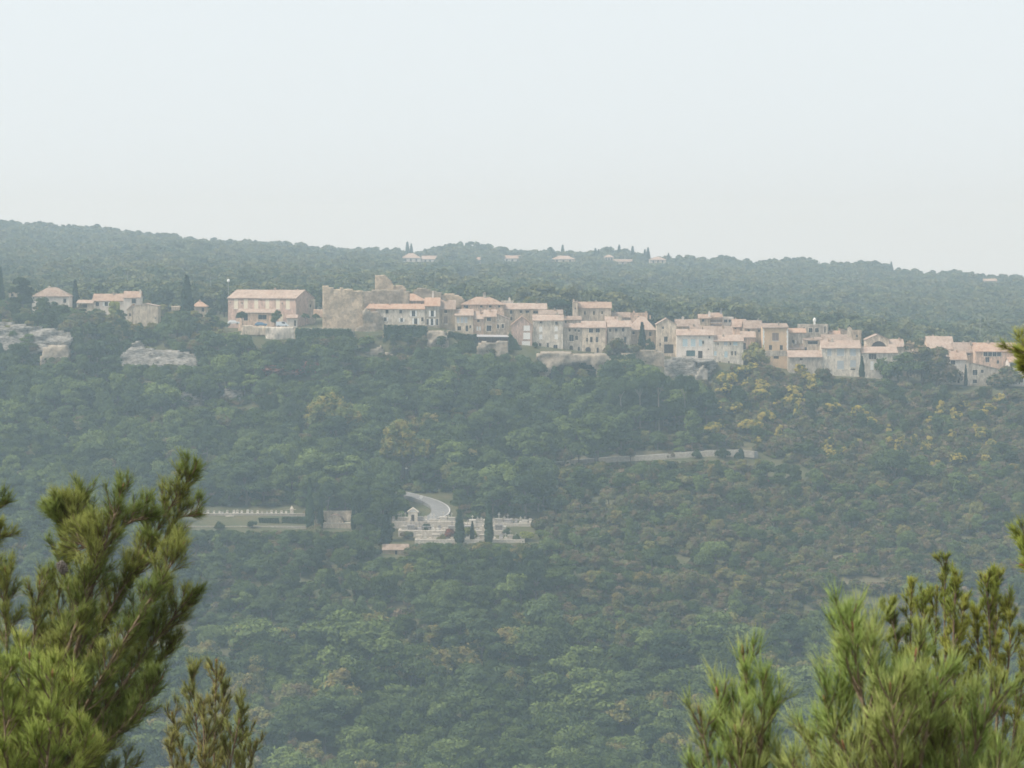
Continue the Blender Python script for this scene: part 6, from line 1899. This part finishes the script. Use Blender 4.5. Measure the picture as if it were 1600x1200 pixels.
n3 = foreground_pine('small olive green pine top behind the light green shoots', 335, 20.0, [
    [(330, 1290, 0), (335, 1150, 0), (338, 1022, 0)], [(328, 1290, 0), (310, 1150, .2), (300, 1035, .2)], [(335, 1290, 0), (360, 1180, -.2), (376, 1095, -.2)],
    [(325, 1290, 0), (290, 1190, 0), (270, 1105, 0)], [(340, 1290, 0), (380, 1220, .1), (398, 1150, .1)], [(330, 1290, 0), (345, 1150, .3), (350, 1060, .3)], [(320, 1290, 0), (282, 1220, -.2), (262, 1150, -.2)],
    [(330, 1290, 0), (320, 1180, -.3), (318, 1090, -.3)], [(345, 1290, 0), (372, 1230, .3), (385, 1130, .3)],
], .066, 460, 'needle_c', 5, drop=14, spread=1.0, shoot=(.08, .18), gap=.03, open_=.45)
n4 = foreground_pine('large light green long-needled pine in front on the lower right', 1400, 9.3, [
    [(1410, 1300, 0), (1408, 1180, 0), (1412, 1085, 0), (1430, 985, 0)], [(1400, 1300, 0), (1370, 1150, -.2), (1345, 1040, -.2), (1333, 945, -.2)],
    [(1400, 1300, 0), (1350, 1160, .1), (1318, 1060, .1), (1312, 965, .1)], [(1405, 1300, 0), (1390, 1120, .2), (1362, 1020, .2), (1356, 962, .2)],
    [(1390, 1300, 0), (1320, 1180, 0), (1290, 1060, 0)], [(1390, 1310, 0), (1300, 1220, .2), (1268, 1120, .2)], [(1380, 1320, 0), (1280, 1250, 0), (1250, 1170, 0)],
    [(1420, 1300, 0), (1470, 1160, .1), (1500, 1060, .1)], [(1420, 1300, 0), (1500, 1180, -.2), (1548, 1070, -.2)], [(1430, 1310, 0), (1540, 1220, .1), (1595, 1120, .1)],
    [(1415, 1300, 0), (1440, 1140, -.3), (1462, 1030, -.3)], [(1410, 1300, 0), (1400, 1150, -.4), (1392, 1040, -.4)], [(1430, 1310, 0), (1510, 1240, -.3), (1570, 1170, -.3)],
    [(1400, 1310, 0), (1350, 1230, -.3), (1320, 1130, -.3)], [(1420, 1310, 0), (1480, 1230, 0), (1520, 1130, 0)], [(1440, 1320, 0), (1560, 1260, .2), (1620, 1190, .2)], [(1410, 1310, 0), (1440, 1220, .3), (1450, 1110, .3)],
], .090, 360, 'needle_b', 13, spread=.5, shoot=(.07, .16), gap=.026, drop=42, open_=.5, up=.75, nw=.00105)
n5 = foreground_pine('light green pine top with upright brown-tipped shoots left of the large one', 1165, 9.6, [
    [(1172, 1300, 0), (1176, 1150, 0), (1168, 1060, 0), (1161, 985, 0)], [(1165, 1300, 0), (1140, 1150, .1), (1122, 1050, .1)], [(1178, 1300, 0), (1190, 1120, -.1), (1196, 1025, -.1)],
    [(1160, 1300, 0), (1115, 1180, -.1), (1094, 1080, -.1)], [(1180, 1300, 0), (1196, 1170, .2), (1206, 1075, .2)], [(1170, 1300, 0), (1155, 1160, .2), (1145, 1070, .2)], [(1168, 1300, 0), (1160, 1180, -.2), (1150, 1110, -.2)],
    [(1150, 1310, 0), (1100, 1230, 0), (1085, 1160, 0)], [(1190, 1310, 0), (1215, 1220, 0), (1222, 1160, 0)],
], .086, 360, 'needle_b', 17, spread=.4, shoot=(.06, .12), gap=.034, drop=38, open_=.46, up=.8, nw=.00105)
n6 = foreground_pine('yellow-green pine with brush-like upright tips behind the large pine', 1520, 22.0, [
    [(1500, 1300, 0), (1482, 1120, 0), (1476, 980, 0), (1478, 872, 0)], [(1490, 1300, 0), (1440, 1120, .2), (1424, 1020, .2), (1424, 928, .2)], [(1480, 1300, 0), (1410, 1080, .2), (1400, 1000, .2), (1391, 955, .2)],
    [(1500, 1300, 0), (1450, 1100, -.2), (1444, 1000, -.2), (1445, 935, -.2)], [(1540, 1300, 0), (1548, 1100, 0), (1546, 980, 0), (1540, 905, 0)], [(1545, 1300, 0), (1560, 1080, .3), (1556, 980, .3), (1558, 902, .3)],
    [(1550, 1300, 0), (1570, 1100, 0), (1578, 1000, 0), (1574, 940, 0)], [(1520, 1300, 0), (1500, 1100, .3), (1500, 1000, .3), (1508, 938, .3)], [(1560, 1300, 0), (1590, 1120, .2), (1606, 1000, .2)],
    [(1510, 1300, 0), (1470, 1150, .3), (1462, 1030, .3), (1464, 920, .3)], [(1510, 1300, 0), (1492, 1100, -.3), (1490, 990, -.3), (1494, 900, -.3)], [(1530, 1300, 0), (1520, 1140, -.2), (1516, 1050, -.2)], [(1560, 1300, 0), (1580, 1180, -.2), (1590, 1060, -.2)],
    [(1540, 1300, 0), (1530, 1100, .4), (1528, 1000, .4), (1526, 960, .4)], [(1500, 1300, 0), (1460, 1200, 0), (1430, 1080, 0)],
], .062, 640, 'needle_e', 23, spread=1.2, shoot=(.07, .17), gap=.036, open_=.6, up=.7, nw=.0013)
n7 = foreground_pine('tall pine mostly out of frame whose twigs reach in at the edge', 1790, 15.0, [
    [(1790, 1250, 0), (1780, 900, 0), (1760, 600, 0), (1750, 420, 0)], [(1770, 640, 0), (1690, 590, 0), (1630, 565, 0), (1590, 548, 0)], [(1775, 930, 0), (1700, 890, 0), (1640, 870, 0), (1596, 838, 0)],
    [(1770, 640, 0), (1700, 610, .2), (1640, 590, .2), (1600, 575, .2)], [(1775, 930, 0), (1700, 920, -.2), (1640, 900, -.2), (1602, 885, -.2)], [(1765, 560, 0), (1720, 500, 0), (1680, 460, 0)],
    [(1780, 1100, 0), (1700, 1060, 0), (1650, 1040, 0)],
], .07, 620, 'needle_e', 29, spread=1.0, shoot=(.07, .16), gap=.05, open_=.6, bare=.3)
n8 = foreground_pine('dark pine beyond the frame edge with two tufts showing', -200, 18.0, [
    [(-190, 1250, 0), (-180, 900, 0), (-170, 700, 0)], [(-180, 950, 0), (-100, 870, 0), (-40, 820, 0), (6, 786, 0)], [(-180, 980, 0), (-100, 900, .2), (-40, 865, .2), (4, 838, .2)],
    [(-175, 850, 0), (-120, 770, 0), (-80, 720, 0)],
], .075, 640, 'needle_a', 31, spread=1.0, shoot=(.07, .15), gap=.045, bare=.3)
print('needles', n1, n2, n3, n4, n5, n6, n7, n8)
